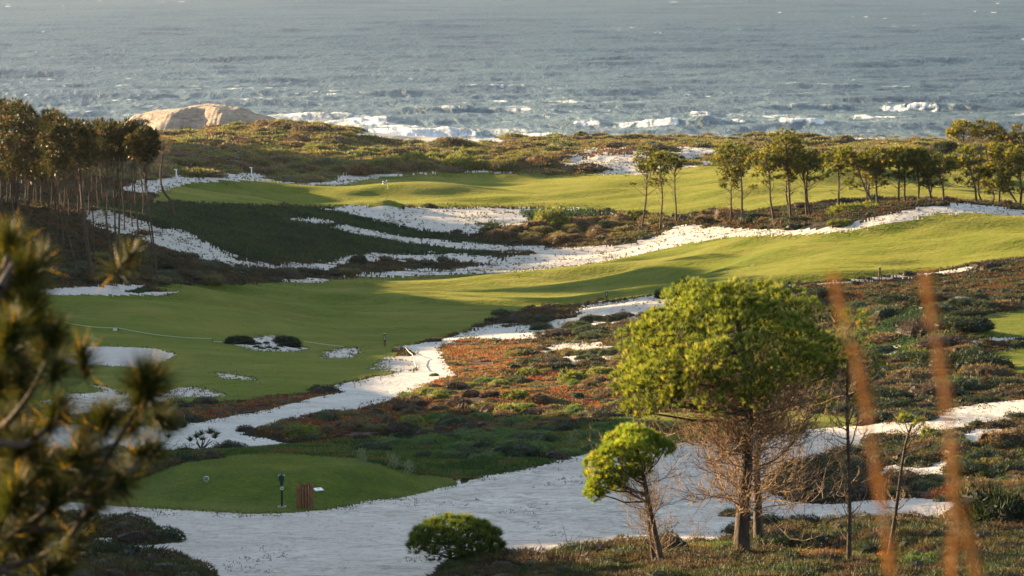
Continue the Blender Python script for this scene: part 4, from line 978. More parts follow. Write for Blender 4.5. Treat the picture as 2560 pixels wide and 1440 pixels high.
# --- the row of tall pines on the right: base px, py, distance (None: where that row meets the ground), trunk top px, py, crown cx, cy, half w, half h (px), n masses, label
ROW = [
 (1604,527,372,1618,430,1616,405,36,40,14,'leftmost pine of the right row, leaning right over a yellow green bush'),
 (1650,550,362,1652,430,1650,412,36,34,13,'second pine from the left in the right row, its crown between two thinner ones'),
 (1690,537,368,1687,415,1692,404,30,15,8,'third pine from the left in the right row with a thin flat crown'),
 (1826,522,345,1828,455,1830,445,22,20,6,'short thin pine close left of the broad crowned one'),
 (1858,532,340,1852,430,1838,402,62,52,26,'pine with the broadest crown, in the left half of the right row'),
 (1935,558,328,1925,440,1912,408,48,34,15,'slim pine directly left of the tallest pine'),
 (1978,557,328,1965,345,1964,372,52,54,26,'tallest pine of the right row'),
 (1972,560,331,1968,430,1985,420,36,24,8,'pine sharing its foot with the tallest pine'),
 (2022,556,326,2008,425,2006,408,34,30,11,'first pine right of the tallest one, stem leaning left'),
 (2030,557,326,2017,425,2042,405,36,30,11,'second pine right of the tallest one, close to its neighbour'),
 (2100,552,316,2095,415,2092,402,46,36,14,'straight lone pine in a gap right of the tallest pine'),
 (2165,548,312,2164,440,2150,420,32,34,9,'pine behind the strongly slanted one, left of two'),
 (2177,546,314,2176,445,2180,425,32,26,8,'pine behind the strongly slanted one, middle stem'),
 (2189,545,308,2143,415,2128,396,44,32,13,'strongly slanted pine leaning left in the right row'),
 (2192,540,311,2190,430,2200,398,42,36,14,'upright pine whose foot meets the slanted pine'),
 (2250,532,310,2248,425,2250,400,38,34,12,'wavy stemmed pine just above the rising sand crest'),
 (2266,530,311,2260,420,2275,398,36,32,11,'forked pine right of the wavy stemmed one'),
 (2297,526,310,2291,425,2296,400,36,34,12,'straight pine standing alone above the middle of the sand crest'),
 (2331,522,310,2320,445,2318,425,34,30,9,'thin pine with a kinked foot, left of a close pair on the crest'),
 (2326,521,313,2326,440,2340,420,30,26,8,'upright partner of the pine with the kinked foot'),
 (2359,518,310,2345,430,2352,412,38,32,11,'pale golden crowned pine behind the top of the sand crest'),
 (2447,520,314,2430,440,2412,402,52,36,16,'forked dark pine with a wide crown right of the crest top'),
 (2458,522,318,2447,450,2450,435,30,24,7,'thin stem leaning on the forked dark pine'),
 (2480,522,322,2480,470,2478,455,22,20,5,'small low pine between two dark ones at the right'),
 (2498,522,318,2498,440,2498,402,46,46,18,'dense dark pine second from the right end of the row'),
 (2548,534,312,2516,465,2512,450,26,22,6,'slanting bare stem crossing to the left at the right end of the row'),
 (2552,534,313,2550,440,2548,412,44,46,18,'dark pine at the right end of the row'),
]
for (bx, by, d, tx, ty, cx, cy, hw, hh, nc_, lab) in ROW:
    b = P3(bx, by, d); b[2] = zat(b[0], b[1]) - 0.2
    t_ = P3(tx, ty, d); mid = (b + t_) / 2 + np.array([rng.normal() * .25, 0, 0]); top = P3(cx, cy - hh * 0.5, d)
    s = d / F
    low = max(cy + hh, ty)
    line = trunk_line([b, b + (t_ - b) * .3 + np.array([rng.normal() * .18, 0, 0]), mid, t_, top], 14)
    cl = ell_clusters(P3(cx, cy, d), hw * s, hh * s, int(nc_ * 1.9), min(hw, hh) * s * 0.34, 0.1)
    for _ in range(3):                                # a few stray boughs below the crown
        q = P3(cx + rng.uniform(-1, 1) * hw * 1.1, cy + hh * rng.uniform(0.8, 1.5), d + rng.normal()); cl.append((*q, 0.4))
    pine('pine_tree', line, 0.13 + 0.05 * min(1, nc_ / 20), cl, lab, group='row of tall pines on the right', rtop=0.4, nt=17, nn=11, L=0.52, Wn=0.085,
         col=(0.036, 0.050, 0.013), col2=(0.11, 0.105, 0.028), tip_gold=0.28, dead=14, dead_len=1.7, dead_z=(0.3, 0.75), dead_sub=2, dead_r=0.035, upness=0.55)

# --- the pine wood on the left
def topline(px): return np.interp(px, [-60, 0, 60, 75, 130, 160, 185, 215, 260, 290, 330, 365, 400], [225, 232, 236, 255, 262, 278, 280, 292, 278, 290, 284, 302, 330])
WOOD = [(230,655,197,400,.24),(195,667,140,430,.10),(275,588,250,395,.12),(290,602,276,390,.12),(301,622,290,392,.14),(350,616,334,372,.11),(378,628,362,440,.09),(392,632,357,365,.13),
 (330,522,328,430,.09),(356,495,352,400,.11),(247,503,242,405,.10),(233,603,230,420,.10),(54,622,42,400,.11),(11,565,4,400,.11),(52,556,48,395,.11),(62,542,66,400,.10),(80,540,68,410,.10),
 (40,582,32,395,.12),(157,592,140,470,.12),(139,590,136,440,.11),(172,532,170,420,.11),(195,548,190,420,.11),(26,502,28,380,.12),(91,502,92,420,.10),(120,560,118,400,.12),(-30,600,-34,400,.13),(212,560,208,410,.10),(310,545,306,410,.09),(-60,560,-60,400,.13),(5,520,6,400,.12)] + [(x_, 512 - (k_ % 4) * 3, x_ + 3, 410, .10) for k_, x_ in enumerate([-50, -15, 18, 40, 66, 84, 105, 128, 148, 160, 182, 205, 222, 265])]
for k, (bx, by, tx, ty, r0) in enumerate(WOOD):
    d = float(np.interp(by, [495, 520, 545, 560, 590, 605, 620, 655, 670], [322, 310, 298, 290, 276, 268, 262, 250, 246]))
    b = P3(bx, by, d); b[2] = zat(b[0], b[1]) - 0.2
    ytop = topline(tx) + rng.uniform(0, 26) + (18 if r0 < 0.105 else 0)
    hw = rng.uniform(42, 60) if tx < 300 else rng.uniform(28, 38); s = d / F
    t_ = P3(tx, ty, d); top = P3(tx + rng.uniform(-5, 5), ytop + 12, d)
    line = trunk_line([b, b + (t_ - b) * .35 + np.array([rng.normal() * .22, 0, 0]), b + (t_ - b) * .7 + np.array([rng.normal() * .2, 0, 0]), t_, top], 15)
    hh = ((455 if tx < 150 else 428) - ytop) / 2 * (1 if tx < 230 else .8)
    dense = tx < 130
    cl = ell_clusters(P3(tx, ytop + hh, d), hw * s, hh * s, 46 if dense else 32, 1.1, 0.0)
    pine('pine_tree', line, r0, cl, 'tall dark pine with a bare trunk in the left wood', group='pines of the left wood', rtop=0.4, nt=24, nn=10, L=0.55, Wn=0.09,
         col=(0.02, 0.024, 0.009), col2=(0.11, 0.065, 0.02), tip_gold=0.1, dead=16, dead_len=2.2, dead_z=(0.3, 0.85), dead_sub=2, dead_r=0.026, upness=0.5, bark=M_BARKD, dead_mat=M_BARKD, nmat=M_NDARK)  # backlit shade of the wood put into darker, less translucent needles
for o_, lab in zip([o for o in C.objects if o.get('group') == 'pines of the left wood'][:12], [
  'thickest trunk of the left wood, foot on the dark slope', 'strongly slanted thin trunk left of the thickest one', 'left of the three trunks in front of the white sand slope',
  'middle one of the three trunks before the white sand slope', 'right one of the three trunks before the white sand slope', 'trunk third from the right edge of the left wood', 'short straight trunk second from the right edge of the left wood',
  'rightmost leaning trunk of the left wood beside the green hill', 'slender distant trunk standing on the lit track behind the wood', 'distant trunk left of the curved pine', 'distant trunk at the foot of the sandy bank in the left wood', 'slim trunk just right of the thickest one of the wood']):
    o_['label'] = lab
# --- the pine with the curved foot
d = 345.0
line = trunk_line([P3(436, 505, d) - np.array([0, 0, .2]), P3(420, 495, d), P3(406, 478, d), P3(401, 455, d), P3(402, 420, d), P3(408, 390, d), P3(410, 350, d)], 16)
line[0][2] = min(line[0][2], zat(line[0][0], line[0][1]))
pine('pine_tree', line, 0.2, ell_clusters(P3(408, 365, d), 2.3, 2.0, 12, .5), 'sparse brownish pine with a trunk curved like a hook at its foot', nt=8, nn=9, L=0.4, Wn=0.07, col=(0.10, 0.06, 0.028), dead=34, dead_len=2.3,
     dead_z=(0.5, 1.0), dead_sub=6, dead_r=0.04, rtop=0.4, bark=M_BARK2)
# --- dark pines on the right skyline
for (cx, cy, hw, hh, by, d, lab, col, n_) in [
    (2408,330,52,28,388,500,'wide low pine with a sunlit left crown on the right skyline', (0.07,0.075,0.018), 34),  # sunlight put into this crown's lighter needle colour
    (2455,325,44,26,390,508,'dark pine in the middle of the skyline clump', (0.04,0.045,0.017), 24),
    (2503,350,36,34,398,505,'lower dark pine on the right of the skyline clump', (0.04,0.045,0.017), 20),
    (2552,352,42,38,402,500,'dark pine at the right edge of the skyline', (0.035,0.04,0.016), 24)]:
    b = P3(cx + 4, by, d); b[2] = zat(b[0], b[1]) - .3; s = d / F
    line = trunk_line([b, P3(cx + 2, (cy + by) / 2, d), P3(cx, cy, d)], 8)
    pine('pine_tree', line, 0.22, ell_clusters(P3(cx, cy, d), hw * s, hh * s, n_, 0.95, .3), lab, group='dark pines on the right skyline', nt=18, nn=10, L=0.7, Wn=0.13,
         col=col, col2=(0.16, 0.13, 0.03), tip_gold=.12, dead=26, dead_len=3.2, dead_z=(0.1, 0.8), dead_sub=5, dead_r=0.05)
# coastal bushes along that skyline
for k in range(30):
    px = rng.uniform(2040, 2380); py = np.interp(px, [2040, 2200, 2300, 2380], [392, 392, 385, 378]) + rng.uniform(-6, 12)
    q = on_ground(px, py, 470, 640)
    bush(['dark', 'olive', 'brown'][k % 3], q, rng.uniform(1.4, 2.8), rng.uniform(.8, 1.4), 'coastal_shrub', 'dark shrub on the skyline behind the row of pines', group='shrubs on the skyline behind the pine row')

# ---------------------------------------------------------------- blurred pine beside the camera
def shoot(acc, p, ax, Ls, n, L, Wd, col, gold):
    ax = unit(np.array(ax, float)); t = rng.uniform(0.0, 1, n) ** 0.8
    P = np.array(p) + ax * (t * Ls)[:, None]
    D = ax * (0.1 + 0.8 * t[:, None]) + rng.normal(size=(n, 3)) * 0.62
    g_ = (rng.random(n) < gold)[:, None]
    cc = np.where(g_, np.array([[0.26, 0.17, 0.04]]), np.array(col)[None]) * rng.uniform(0.6, 1.3, (n, 1))
    acc.add(*blades(P, D, L * rng.uniform(0.7, 1.1, n), Wd, cc))
bp = empty('pine_tree', (-1.95, 8.2, float(zat(-1.95, 8.2))))
bloc = np.array(bp.location)
q = AccQ(); d = 8.2
stem = trunk_line([bloc, P3(-120, 1400, d), P3(-60, 1150, d), P3(-30, 900, d), P3(0, 720, d), P3(20, 640, d)], 14); q.add(*tube(stem - bloc, np.linspace(.05, .012, 14), 8))
cr = Acc()
LIMBS = [[(-60,1400),(60,1320),(180,1240),(270,1160),(300,1080),(352,1010)], [(-40,1100),(40,1040),(95,960),(120,900)], [(-30,900),(20,850),(60,760)], [(-60,1300),(60,1250),(130,1190),(200,1120)],
         [(-80,1440),(60,1410),(150,1380),(200,1300)], [(0,720),(30,660)], [(60,1320),(180,1330),(230,1260)], [(-40,1100),(60,1120),(130,1060)], [(180,1240),(280,1230),(350,1150)], [(-60,1400),(30,1440),(110,1460)]]
for L_ in LIMBS:
    pts = trunk_line([P3(x_, y_, d + rng.uniform(-.25, .25)) for x_, y_ in L_], 9); q.add(*tube(pts - bloc, np.linspace(.016, .007, 9), 6))
SH = [(352,1010,.3,1,.15,700,.14),(352,1000,.5,1,.12,200,.14),(60,770,.1,1,.25,800,.13),(30,680,0,1,.2,700,.12),(110,900,.4,1,.16,600,.11),(20,900,.1,1,.2,600,.12),(70,840,.2,.9,.2,600,.12),(130,960,.3,.8,.12,260,.1),
      (50,1000,.2,1,.2,500,.12),(120,1080,.4,.8,.16,420,.11),(200,1100,.6,.7,.16,420,.11),(260,1090,.1,1,.12,360,.1),(330,1140,.9,.3,.14,420,.11),(60,1180,.3,.8,.2,500,.12),(160,1180,.5,.6,.2,420,.12),
      (230,1240,.7,.4,.14,300,.1),(20,1290,.3,.8,.2,500,.12),(120,1280,.4,.8,.16,420,.11),(200,1300,.6,.5,.14,260,.1),(60,1400,.4,.7,.18,500,.12),(150,1390,.6,.5,.14,300,.1),(100,1460,.6,.5,.16,400,.12),
      (-10,800,0,1,.25,700,.13),(-10,1000,0,1,.25,700,.13),(-10,1150,.1,1,.25,600,.13),(-10,1350,.1,1,.25,600,.13),(350,1060,-.6,-.3,.1,260,.1),(380,1040,.8,-.3,.1,260,.1),(290,1180,.3,-.6,.12,220,.09)]
for (x_, y_, ax, az, Ls, n_, L) in SH:
    shoot(cr, P3(x_, y_, d + rng.uniform(-.3, .3)) - bloc, (ax, rng.uniform(-.3, .3), az), Ls * .5, int(n_ * 1.5), L * 1.1, .0034, (0.022, 0.030, 0.008), 0.06)
for k in range(22):
    x_ = rng.uniform(-30, 100) if k % 3 else rng.uniform(-20, 330); y_ = rng.uniform(680, 1440) if k % 2 else rng.uniform(1120, 1440)
    shoot(cr, P3(x_, y_, d + rng.uniform(-.2, .7)) - bloc, (rng.uniform(-.2, .8), rng.uniform(-.4, .4), .7), .1, 380, .12, .0034, (0.014, 0.018, 0.005), 0.035)
q.build('trunk', M_BARK2, bp); cr.build('crown', M_NEEDLE, bp)
tag(bp, 'blurred pine with long glowing needles filling the lower left corner', 'pine tree')

# ---------------------------------------------------------------- blurred dry grass stems beside the camera
mg = simple('dry_stem', (0.20, 0.085, 0.03), 0.6, 0.3, 60)
for pts, lab, rr in [([(2085,700),(2110,800),(2150,930),(2172,1060),(2195,1200),(2215,1330),(2235,1480)], 'left one of the blurred orange grass stems close to the camera', .010),
                 ([(2312,690),(2330,800),(2352,920),(2372,1050),(2384,1200),(2385,1330),(2380,1480)], 'middle blurred orange grass stem close to the camera', .010),
                 ([(2395,1255),(2420,1350),(2440,1430),(2455,1500)], 'short blurred grass stem at the lower right edge', .009)]:
    d = 2.55; pl = trunk_line([P3(x_, y_, d) for x_, y_ in pts], 40); b = pl[-1].copy(); b[1] += .1; b[2] = zat(b[0], b[1]) - .02
    o = empty('grass_stem', b); q = AccQ(); lin = np.concatenate([pl, [b]])
    q.add(*tube(lin[::-1] - b, np.full(41, .0022), 6)); q.build('stem', mg, o)
    a = Acc(); n_ = 330 * len(pts) // 2; t = rng.uniform(0, 1, n_); t = t[(np.sin(t * 21 + len(pts)) + 1.15 + 0.5*rng.random(len(t))) > 0.75]; n_ = len(t)
    p = np.stack([np.interp(t * 39, np.arange(40), pl[:, i]) for i in range(3)], 1) - b
    D = rng.normal(size=(n_, 3)) * .7 + np.array([0, 0, 1.0])
    a.add(*blades(p, D, rr * 1.3 * rng.uniform(.6, 1.2, n_), .0022, np.array([[0.16, 0.078, 0.03]]) * rng.uniform(.6, 1.3, (n_, 1))))
    a.build('seed_head', M_NEEDLE, o)
    tag(o, lab, 'grass stem', 'blurred grass stems by the camera')
# ---------------------------------------------------------------- headland
px_ = np.linspace(285, 680, 150)
prof = np.interp(px_, [285, 300, 340, 380, 430, 455, 500, 520, 560, 600, 640, 665, 680], [300, 290, 281, 276, 270, 266, 265, 267, 272, 290, 303, 312, 318])
dep = np.linspace(0, 1, 60)
dF = 705.0
Vh = np.zeros((60, 150, 3))
for i, t in enumerate(dep):
    # front foot -> cliff face -> top -> back slope to the sea
    d = dF + t * 120
    x = ray(px_, 300)[0] * dF * 1.02
    ztop = HC + ray(px_, prof)[1] * (dF + 30)
    up = sstep(0.02, 0.26, t) * (1 - sstep(0.55, 1, t))
    cl_ = 0.35 * sstep(0.0, 0.16, t) + 0.65 * sstep(0.12, 0.34, t)
    h = ztop * (cl_ if t < 0.4 else 1) * (1 - sstep(0.45, 1, t)) - 3 * t
    Vh[i, :, 0] = x; Vh[i, :, 1] = d + 6 * np.sin(px_ / 23) * (1 - t); Vh[i, :, 2] = h
nz = fbm(Vh[..., 0] / 9, Vh[..., 2] / 2.2 + Vh[..., 1] / 12, 5, 5, .6)
gul = fbm(px_ / 16.0, px_ * 0 + 2, 9, 4, .6)
Vh[..., 1] += (nz * 3 + gul[None] * 3) * (1 - dep[:, None]) ** 2; Vh[..., 2] += fbm(Vh[..., 0] / 7, Vh[..., 1] / 7, 6, 4) * 1.0
ii = np.arange(60 * 150).reshape(60, 150); qh = np.stack([ii[:-1, :-1], ii[:-1, 1:], ii[1:, 1:], ii[1:, :-1]], -1).reshape(-1, 4)
m, nt, b, out = new_mat('sandstone')
v = pos(nt, 1, 1, 3.5); f = noise(nt, v, 0.30, 8, 0.72, 1.2)
nt.links.new(ramp(nt, f, [(0.36, (0.22, 0.15, 0.10)), (0.47, (0.32, 0.24, 0.175)), (0.58, (0.42, 0.33, 0.26))]), b.inputs['Base Color']); b.inputs['Roughness'].default_value = .95
bump(nt, b, f, 1, 1.6)
tag(mesh_np('headland', Vh.reshape(-1, 3), qh, m, True), 'pale sandstone headland jutting into the surf behind the left wood', 'cliff', kind='structure')

# ---------------------------------------------------------------- small things on the course
import bmesh
def bm_obj(name, build, mat, parent=None, bevel=0, smooth=False):
    bm = bmesh.new(); build(bm)
    if bevel: bmesh.ops.bevel(bm, geom=bm.edges[:], offset=bevel, segments=2, affect='EDGES', clamp_overlap=True)
    me = bpy.data.meshes.new(name); bm.to_mesh(me); bm.free(); me.materials.append(mat)
    for p in me.polygons: p.use_smooth = smooth
    o = bpy.data.objects.new(name, me); C.collection.objects.link(o)
    if parent is not None: o.parent = parent
    return o
def box(bm, c, s, rot=None):
    M = Matrix.Translation(c) @ (rot.to_4x4() if rot else Matrix.Identity(4)) @ Matrix.Diagonal((*s, 1))
    bmesh.ops.create_cube(bm, size=1, matrix=M)
def cyl(bm, c, r, h, seg=16, r2=None, rot=None, caps=True):
    M = Matrix.Translation(c) @ (rot.to_4x4() if rot else Matrix.Identity(4))
    bmesh.ops.create_cone(bm, cap_ends=caps, segments=seg, radius1=r, radius2=r if r2 is None else r2, depth=h, matrix=M)
def lathe(bm, prof, seg=24):
    ring = []
    for r, z in prof: ring.append([bm.verts.new((r * math.cos(2 * math.pi * k / seg), r * math.sin(2 * math.pi * k / seg), z)) for k in range(seg)])
    for a, b in zip(ring[:-1], ring[1:]):
        for k in range(seg): bm.faces.new((a[k], a[(k + 1) % seg], b[(k + 1) % seg], b[k]))
M_WOOD = bark_mat('slat_wood', (0.13, 0.055, 0.022), (0.34, 0.17, 0.075), 18)
M_WOODP = bark_mat('post_wood', (0.10, 0.04, 0.02), (0.20, 0.09, 0.04), 14)
M_DG = simple('dark_green_paint', (0.008, 0.035, 0.026), .4, .2); M_BLK = simple('black_plastic', (0.012, 0.012, 0.013), .5, .2)
M_WHT = simple('white_paint', (0.78, 0.78, 0.76), .5, .05); M_ROPE = simple('pale_rope', (0.62, 0.60, 0.52), .9, .15)
M_NAVY = simple('navy_enamel', (0.01, 0.02, 0.05), .35, .1); M_GRN = simple('green_stake', (0.01, 0.10, 0.05), .6, .2)
M_STK = simple('light_stake', (0.36, 0.19, 0.10), .8, .2)
def gp(px, py, dlo): return Vector(on_ground(px, py, dlo))
def text(body, size, mat, parent, loc, rot, name='lettering'):
    cu = bpy.data.curves.new(name, 'FONT'); cu.body = body; cu.size = size; cu.align_x = 'CENTER'; cu.align_y = 'CENTER'; cu.extrude = 0.002
    cu.resolution_u = 3; to = bpy.data.objects.new(name, cu)
    dg = None
    C.collection.objects.link(to); bpy.context.view_layer.update()
    me = bpy.data.meshes.new_from_object(to); bpy.data.objects.remove(to)
    me.materials.clear(); me.materials.append(mat)
    o = bpy.data.objects.new(name, me); C.collection.objects.link(o); o.parent = parent; o.location = loc; o.rotation_euler = rot
    return o
# litter basket of split wooden slats
s = on_ground(763, 1271, 55); bk = empty('litter_basket', s)
px2m = s[1] / F
Hb, Rb = 62 * px2m, 21 * px2m
def f(bm):
    n = 18
    for k in range(n):
        a = 2 * math.pi * k / n; r = Rb * (1 + .02 * math.sin(k * 5))
        w = 2 * math.pi * Rb / n * (0.66 + .1 * math.sin(k * 7)); h = Hb * (1 + .02 * math.sin(k * 11))
        box(bm, (r * math.cos(a), r * math.sin(a), h / 2), (0.022, w, h), Matrix.Rotation(a, 3, 'Z'))
bm_obj('slats', f, M_WOOD, bk, .004)
bm_obj('hoop', lambda bm: (lathe(bm, [(Rb * .95, Hb * .80), (Rb * .95, Hb * .84), (Rb * .92, Hb * .84), (Rb * .92, Hb * .80)]), lathe(bm, [(Rb * .95, Hb * .15), (Rb * .95, Hb * .19), (Rb * .92, Hb * .19), (Rb * .92, Hb * .15)])), M_BLK, bk)
bm_obj('liner', lambda bm: lathe(bm, [(Rb * .90, Hb * .90), (Rb * .9, .05), (0.001, .05)]), simple('liner', (0.10, 0.05, 0.03), .8), bk)
tag(bk, 'round litter basket of reddish wooden slats at the edge of the tee', 'litter basket')
# ball washer
s = on_ground(705, 1268, 55); bw = empty('ball_washer', s); hw_ = 88 * s[1] / F
bm_obj('post', lambda bm: (cyl(bm, (0, 0, hw_ * .36), .032, hw_ * .72, 12), cyl(bm, (0, 0, .02), .09, .04, 16)), M_DG, bw, smooth=False)
bm_obj('neck', lambda bm: cyl(bm, (0, 0, hw_ * .70), .045, hw_ * .18, 14, .062), M_DG, bw)
bm_obj('washer_body', lambda bm: (box(bm, (0, 0, hw_ * .86), (.155, .13, hw_ * .17)), cyl(bm, (0, 0, hw_ * .96), .06, hw_ * .05, 12, .02)), M_DG, bw, .012)
bm_obj('knob', lambda bm: cyl(bm, (0, 0, hw_ * 1.0), .018, hw_ * .05, 8, .01), M_DG, bw)
for sx in (-.08, .08):
    bm_obj('bolt', lambda bm, sx=sx: cyl(bm, (sx, -.02, hw_ * .935), .014, .03, 8, rot=Matrix.Rotation(math.pi / 2, 3, 'Y')), M_WHT, bw)
Rx = Matrix.Rotation(math.pi / 2, 3, 'X')
def ringf(bm):
    n = 24
    for k in range(n):
        a0, a1 = 2 * math.pi * k / n, 2 * math.pi * (k + 1) / n
        vs = [bm.verts.new((r * math.cos(a), y_, r * math.sin(a))) for a in (a0, a1) for r in (.030, .052) for y_ in (-.06, -.045)]
        for q_ in ((0, 2, 6, 4), (1, 3, 7, 5), (0, 1, 5, 4), (2, 3, 7, 6)): bm.faces.new([vs[i] for i in q_])
r_ = bm_obj('sign_ring', ringf, M_WHT, bw); r_.location = (.012, 0, hw_ * .565)
bm_obj('footing', lambda bm: cyl(bm, (0, 0, .012), .13, .025, 18), simple('footing', (.4, .38, .35), .9), bw)
tag(bw, 'dark green ball washer on a post beside the wooden litter basket', 'ball washer')
# round hole marker and the white slab
s = on_ground(516, 1206, 60); k = s[1] / F; tm = empty('tee_marker', s)
bm_obj('rim', lambda bm: cyl(bm, (0, 0, 9 * k), 6.6 * k, .02, 28, rot=Rx), M_WHT, tm)
bm_obj('disc', lambda bm: cyl(bm, (0, -.012, 9 * k), 5.0 * k, .02, 28, rot=Rx), M_NAVY, tm)
text('58', 5.4 * k, M_WHT, tm, (0, -.026, 9 * k), (math.pi / 2, 0, 0))
bm_obj('spike', lambda bm: cyl(bm, (0, .004, 1 * k), .012, 4 * k, 8), M_WHT, tm)
tag(tm, 'small round navy and white marker sign standing on the tee grass', 'sign')
s = on_ground(796, 1227, 60); sl = empty('marker_plate', s)
bm_obj('plate', lambda bm: box(bm, (0, 0, .02), (.27, .34, .03), Matrix.Rotation(.35, 3, 'Z')), M_WHT, sl, .004)
bm_obj('inset', lambda bm: box(bm, (0, 0, .038), (.09, .11, .004), Matrix.Rotation(.35, 3, 'Z')), simple('grey_inset', (.35, .37, .4), .6), sl)
tag(sl, 'white plate lying flat on the tee just right of the basket', 'plate')
# distance posts
M_LIT = simple('lit_wood_top', (0.45, 0.33, 0.2), .8)  # sunlit top of the post put into a paler wood colour
for px, py, dlo, hpx, lab in [(962, 866, 150, 33, 'distance post beside the path junction, nearest of the three'), (1516, 752, 200, 26, 'distance post on the white sand at the fairway edge, middle of the three'), (2199, 691, 200, 24, 'distance post at the right edge of the sunlit fairway, farthest of the three')]:
    s = on_ground(px, py, dlo); h = hpx * s[1] / F; w = 5.4 * s[1] / F; o = empty('distance_post', s)
    bm_obj('post', lambda bm: box(bm, (0, 0, h * .2), (w * .92, w * .92, h * .44)), M_WOODP, o, .006)
    bm_obj('board', lambda bm: box(bm, (0, 0, h * .68), (w, w, h * .56)), M_BLK, o, .006)
    bm_obj('cap', lambda bm: box(bm, (0, 0, h * .975), (w, w, h * .035)), M_LIT, o, .003)
    for k, ch in enumerate('150'): text(ch, h * .2, M_WHT, o, (0, -w / 2 - .003, h * (.82 - .125 * k)), (math.pi / 2, 0, 0))
    tag(o, lab, 'post')
# flag on the far green
s = on_ground(970, 474, 400); k = s[1] / F; fl = empty('golf_flag', s)
lean = math.radians(-8)
bm_obj('flagstick', lambda bm: cyl(bm, (-1.3 * k, 0, 11 * k), .035, 22.5 * k, 8, rot=Matrix.Rotation(lean, 3, 'Y')), M_WHT, fl)
def flagf(bm):
    g = 9; W_, H_ = 11.5 * k, 8.6 * k; vs = {}
    for i in range(g + 1):
        for j in range(g + 1):
            u_, v_ = i / g, j / g
            vs[i, j] = bm.verts.new((-2.2 * k - u_ * W_, .18 * math.sin(u_ * 6) , 14 * k + v_ * H_ * (1 - .1 * u_) - u_ * 1.2 * k))
    for i in range(g):
        for j in range(g):
            fc = bm.faces.new((vs[i, j], vs[i + 1, j], vs[i + 1, j + 1], vs[i, j + 1]))
fo = bm_obj('flag', flagf, M_WHT, fl); fo.data.materials.append(M_BLK)
for p in fo.data.polygons:
    i, j = divmod(p.index, 9); p.material_index = 1 if ((i // 3 + j // 3) % 2 == 1) else 0
tag(fl, 'white and black chequered flag on a thin stick on the far green', 'golf flag')
# white T-shaped poles
for px, py, h_, lab in [(441, 442, 18, 'white T-topped pole on the sandy hummock right of the curved pine'), (629, 441, 22, 'white T-topped pole on the sandy hummock behind the far fairway'), (54, 466, 28, 'white T-topped pole seen through the left wood')]:
    s = on_ground(px, py, 330); k = s[1] / F; o = empty('pole', s)
    bm_obj('post', lambda bm: box(bm, (0, 0, h_ * k / 2 - .2), (2.8 * k, 2.0 * k, h_ * k + .4)), M_WHT, o, .01)
    bm_obj('crossbar', lambda bm: box(bm, (-1.6 * k, 0, h_ * k), (7.5 * k, 2.2 * k, 2.2 * k)), M_WHT, o, .01)
    tag(o, lab, 'pole')
# stakes and rope lines
def stake(px, py, dlo, hpx, wpx, mat, lab, group=None, lean=0):
    s = on_ground(px, py, dlo); k = s[1] / F; h = hpx * k
    def fb(bm):
        cyl(bm, (0, 0, h / 2 - .05), wpx * k / 2, h + .1, 8, wpx * k * .45, rot=Matrix.Rotation(lean, 3, 'Y')); 
        cyl(bm, (math.sin(lean) * h / 2, 0, h + .01), wpx * k * .55, .03, 8, rot=Matrix.Rotation(lean, 3, 'Y'))
    o = bm_obj('stake', fb, mat); o.location = s
    tag(o, lab, 'stake', group); return Vector(s) + Vector((math.sin(lean) * h, 0, h * .93))
def rope(pts, label, r=.02, sag=.12):
    q = AccQ(); b = np.array(pts[0])
    P = []
    for a, c in zip(pts[:-1], pts[1:]):
        t = np.linspace(0, 1, 9)[:, None]; p = np.array(a) + (np.array(c) - np.array(a)) * t; p[:, 2] -= (4 * t * (1 - t) * sag)[:, 0]; P.append(p[:-1])
    P.append(np.array([pts[-1]])); P = np.concatenate(P); q.add(*tube(P - b, np.full(len(P), r), 6))
    o = q.build('rope', M_ROPE); o.location = b; tag(o, label, 'rope')
G1 = 'dark stakes of the rope by the path junction'
s1 = stake(1003, 876, 150, 10, 2, M_BLK, 'leftmost dark stake at the top of the rope by the path junction'); s2 = stake(1013, 876, 150, 10, 2, M_BLK, 'dark stake where the rope by the path junction starts')
s3 = stake(1031, 898, 150, 14, 1.8, M_BLK, 'dark stake halfway down the rope beside the path'); s4 = stake(1042, 928, 130, 11, 2.6, M_BLK, 'leaning dark stake at the corner of the rope beside the path', lean=-.2)
s5 = stake(1002, 931, 130, 9, 2, M_BLK, 'short dark stake on the lower rope between corner and lone stake'); s6 = stake(952, 951, 120, 9, 2.2, M_BLK, 'short lone dark stake standing in the sandy path')
e_ = Vector(on_ground(986, 932, 120)) + Vector((0, 0, .05))
rope([s2, s3, s4, s5, e_], 'pale rope running from stake to stake beside the path junction', .022, .10)
for x_, y_, h_, lab in [(887, 971, 19, 'left one of two tall wooden stakes on the sandy path'), (902, 966, 20, 'right one of two tall wooden stakes on the sandy path'), (461, 1058, 20, 'wooden stake at the lower end of the path by the dark bank'), (483, 1052, 22, 'wooden stake among the dark red ice plants by the path')]:
    stake(x_, y_, 90, h_, 2, M_STK, lab)
g1 = stake(532, 856, 160, 11, 2, M_GRN, 'green stake carrying the rope in the middle of the fairway'); g2 = stake(573, 856, 160, 9, 2, M_BLK, 'dark stake at the left tip of the sand island')
g0 = stake(296, 828, 170, 9, 2, M_DG, 'green stake behind the small white notice on the fairway rope')
gl = Vector(on_ground(130, 808, 170)) + Vector((0, 0, .35)); gr_ = Vector(on_ground(860, 871, 150)) + Vector((0, 0, .15)); gm = Vector(on_ground(760, 862, 160)) + Vector((0, 0, .3))
rope([gl, g0, g1], 'thin pale rope crossing the shaded fairway from the left', .016, .22)
rope([g1 - Vector((0, 0, .25)), g2 - Vector((0, 0, .2))], 'short low rope between the green stake and the sand island', .014, .03)
rope([gm, gr_], 'low rope leading right from the sand island', .014, .03)
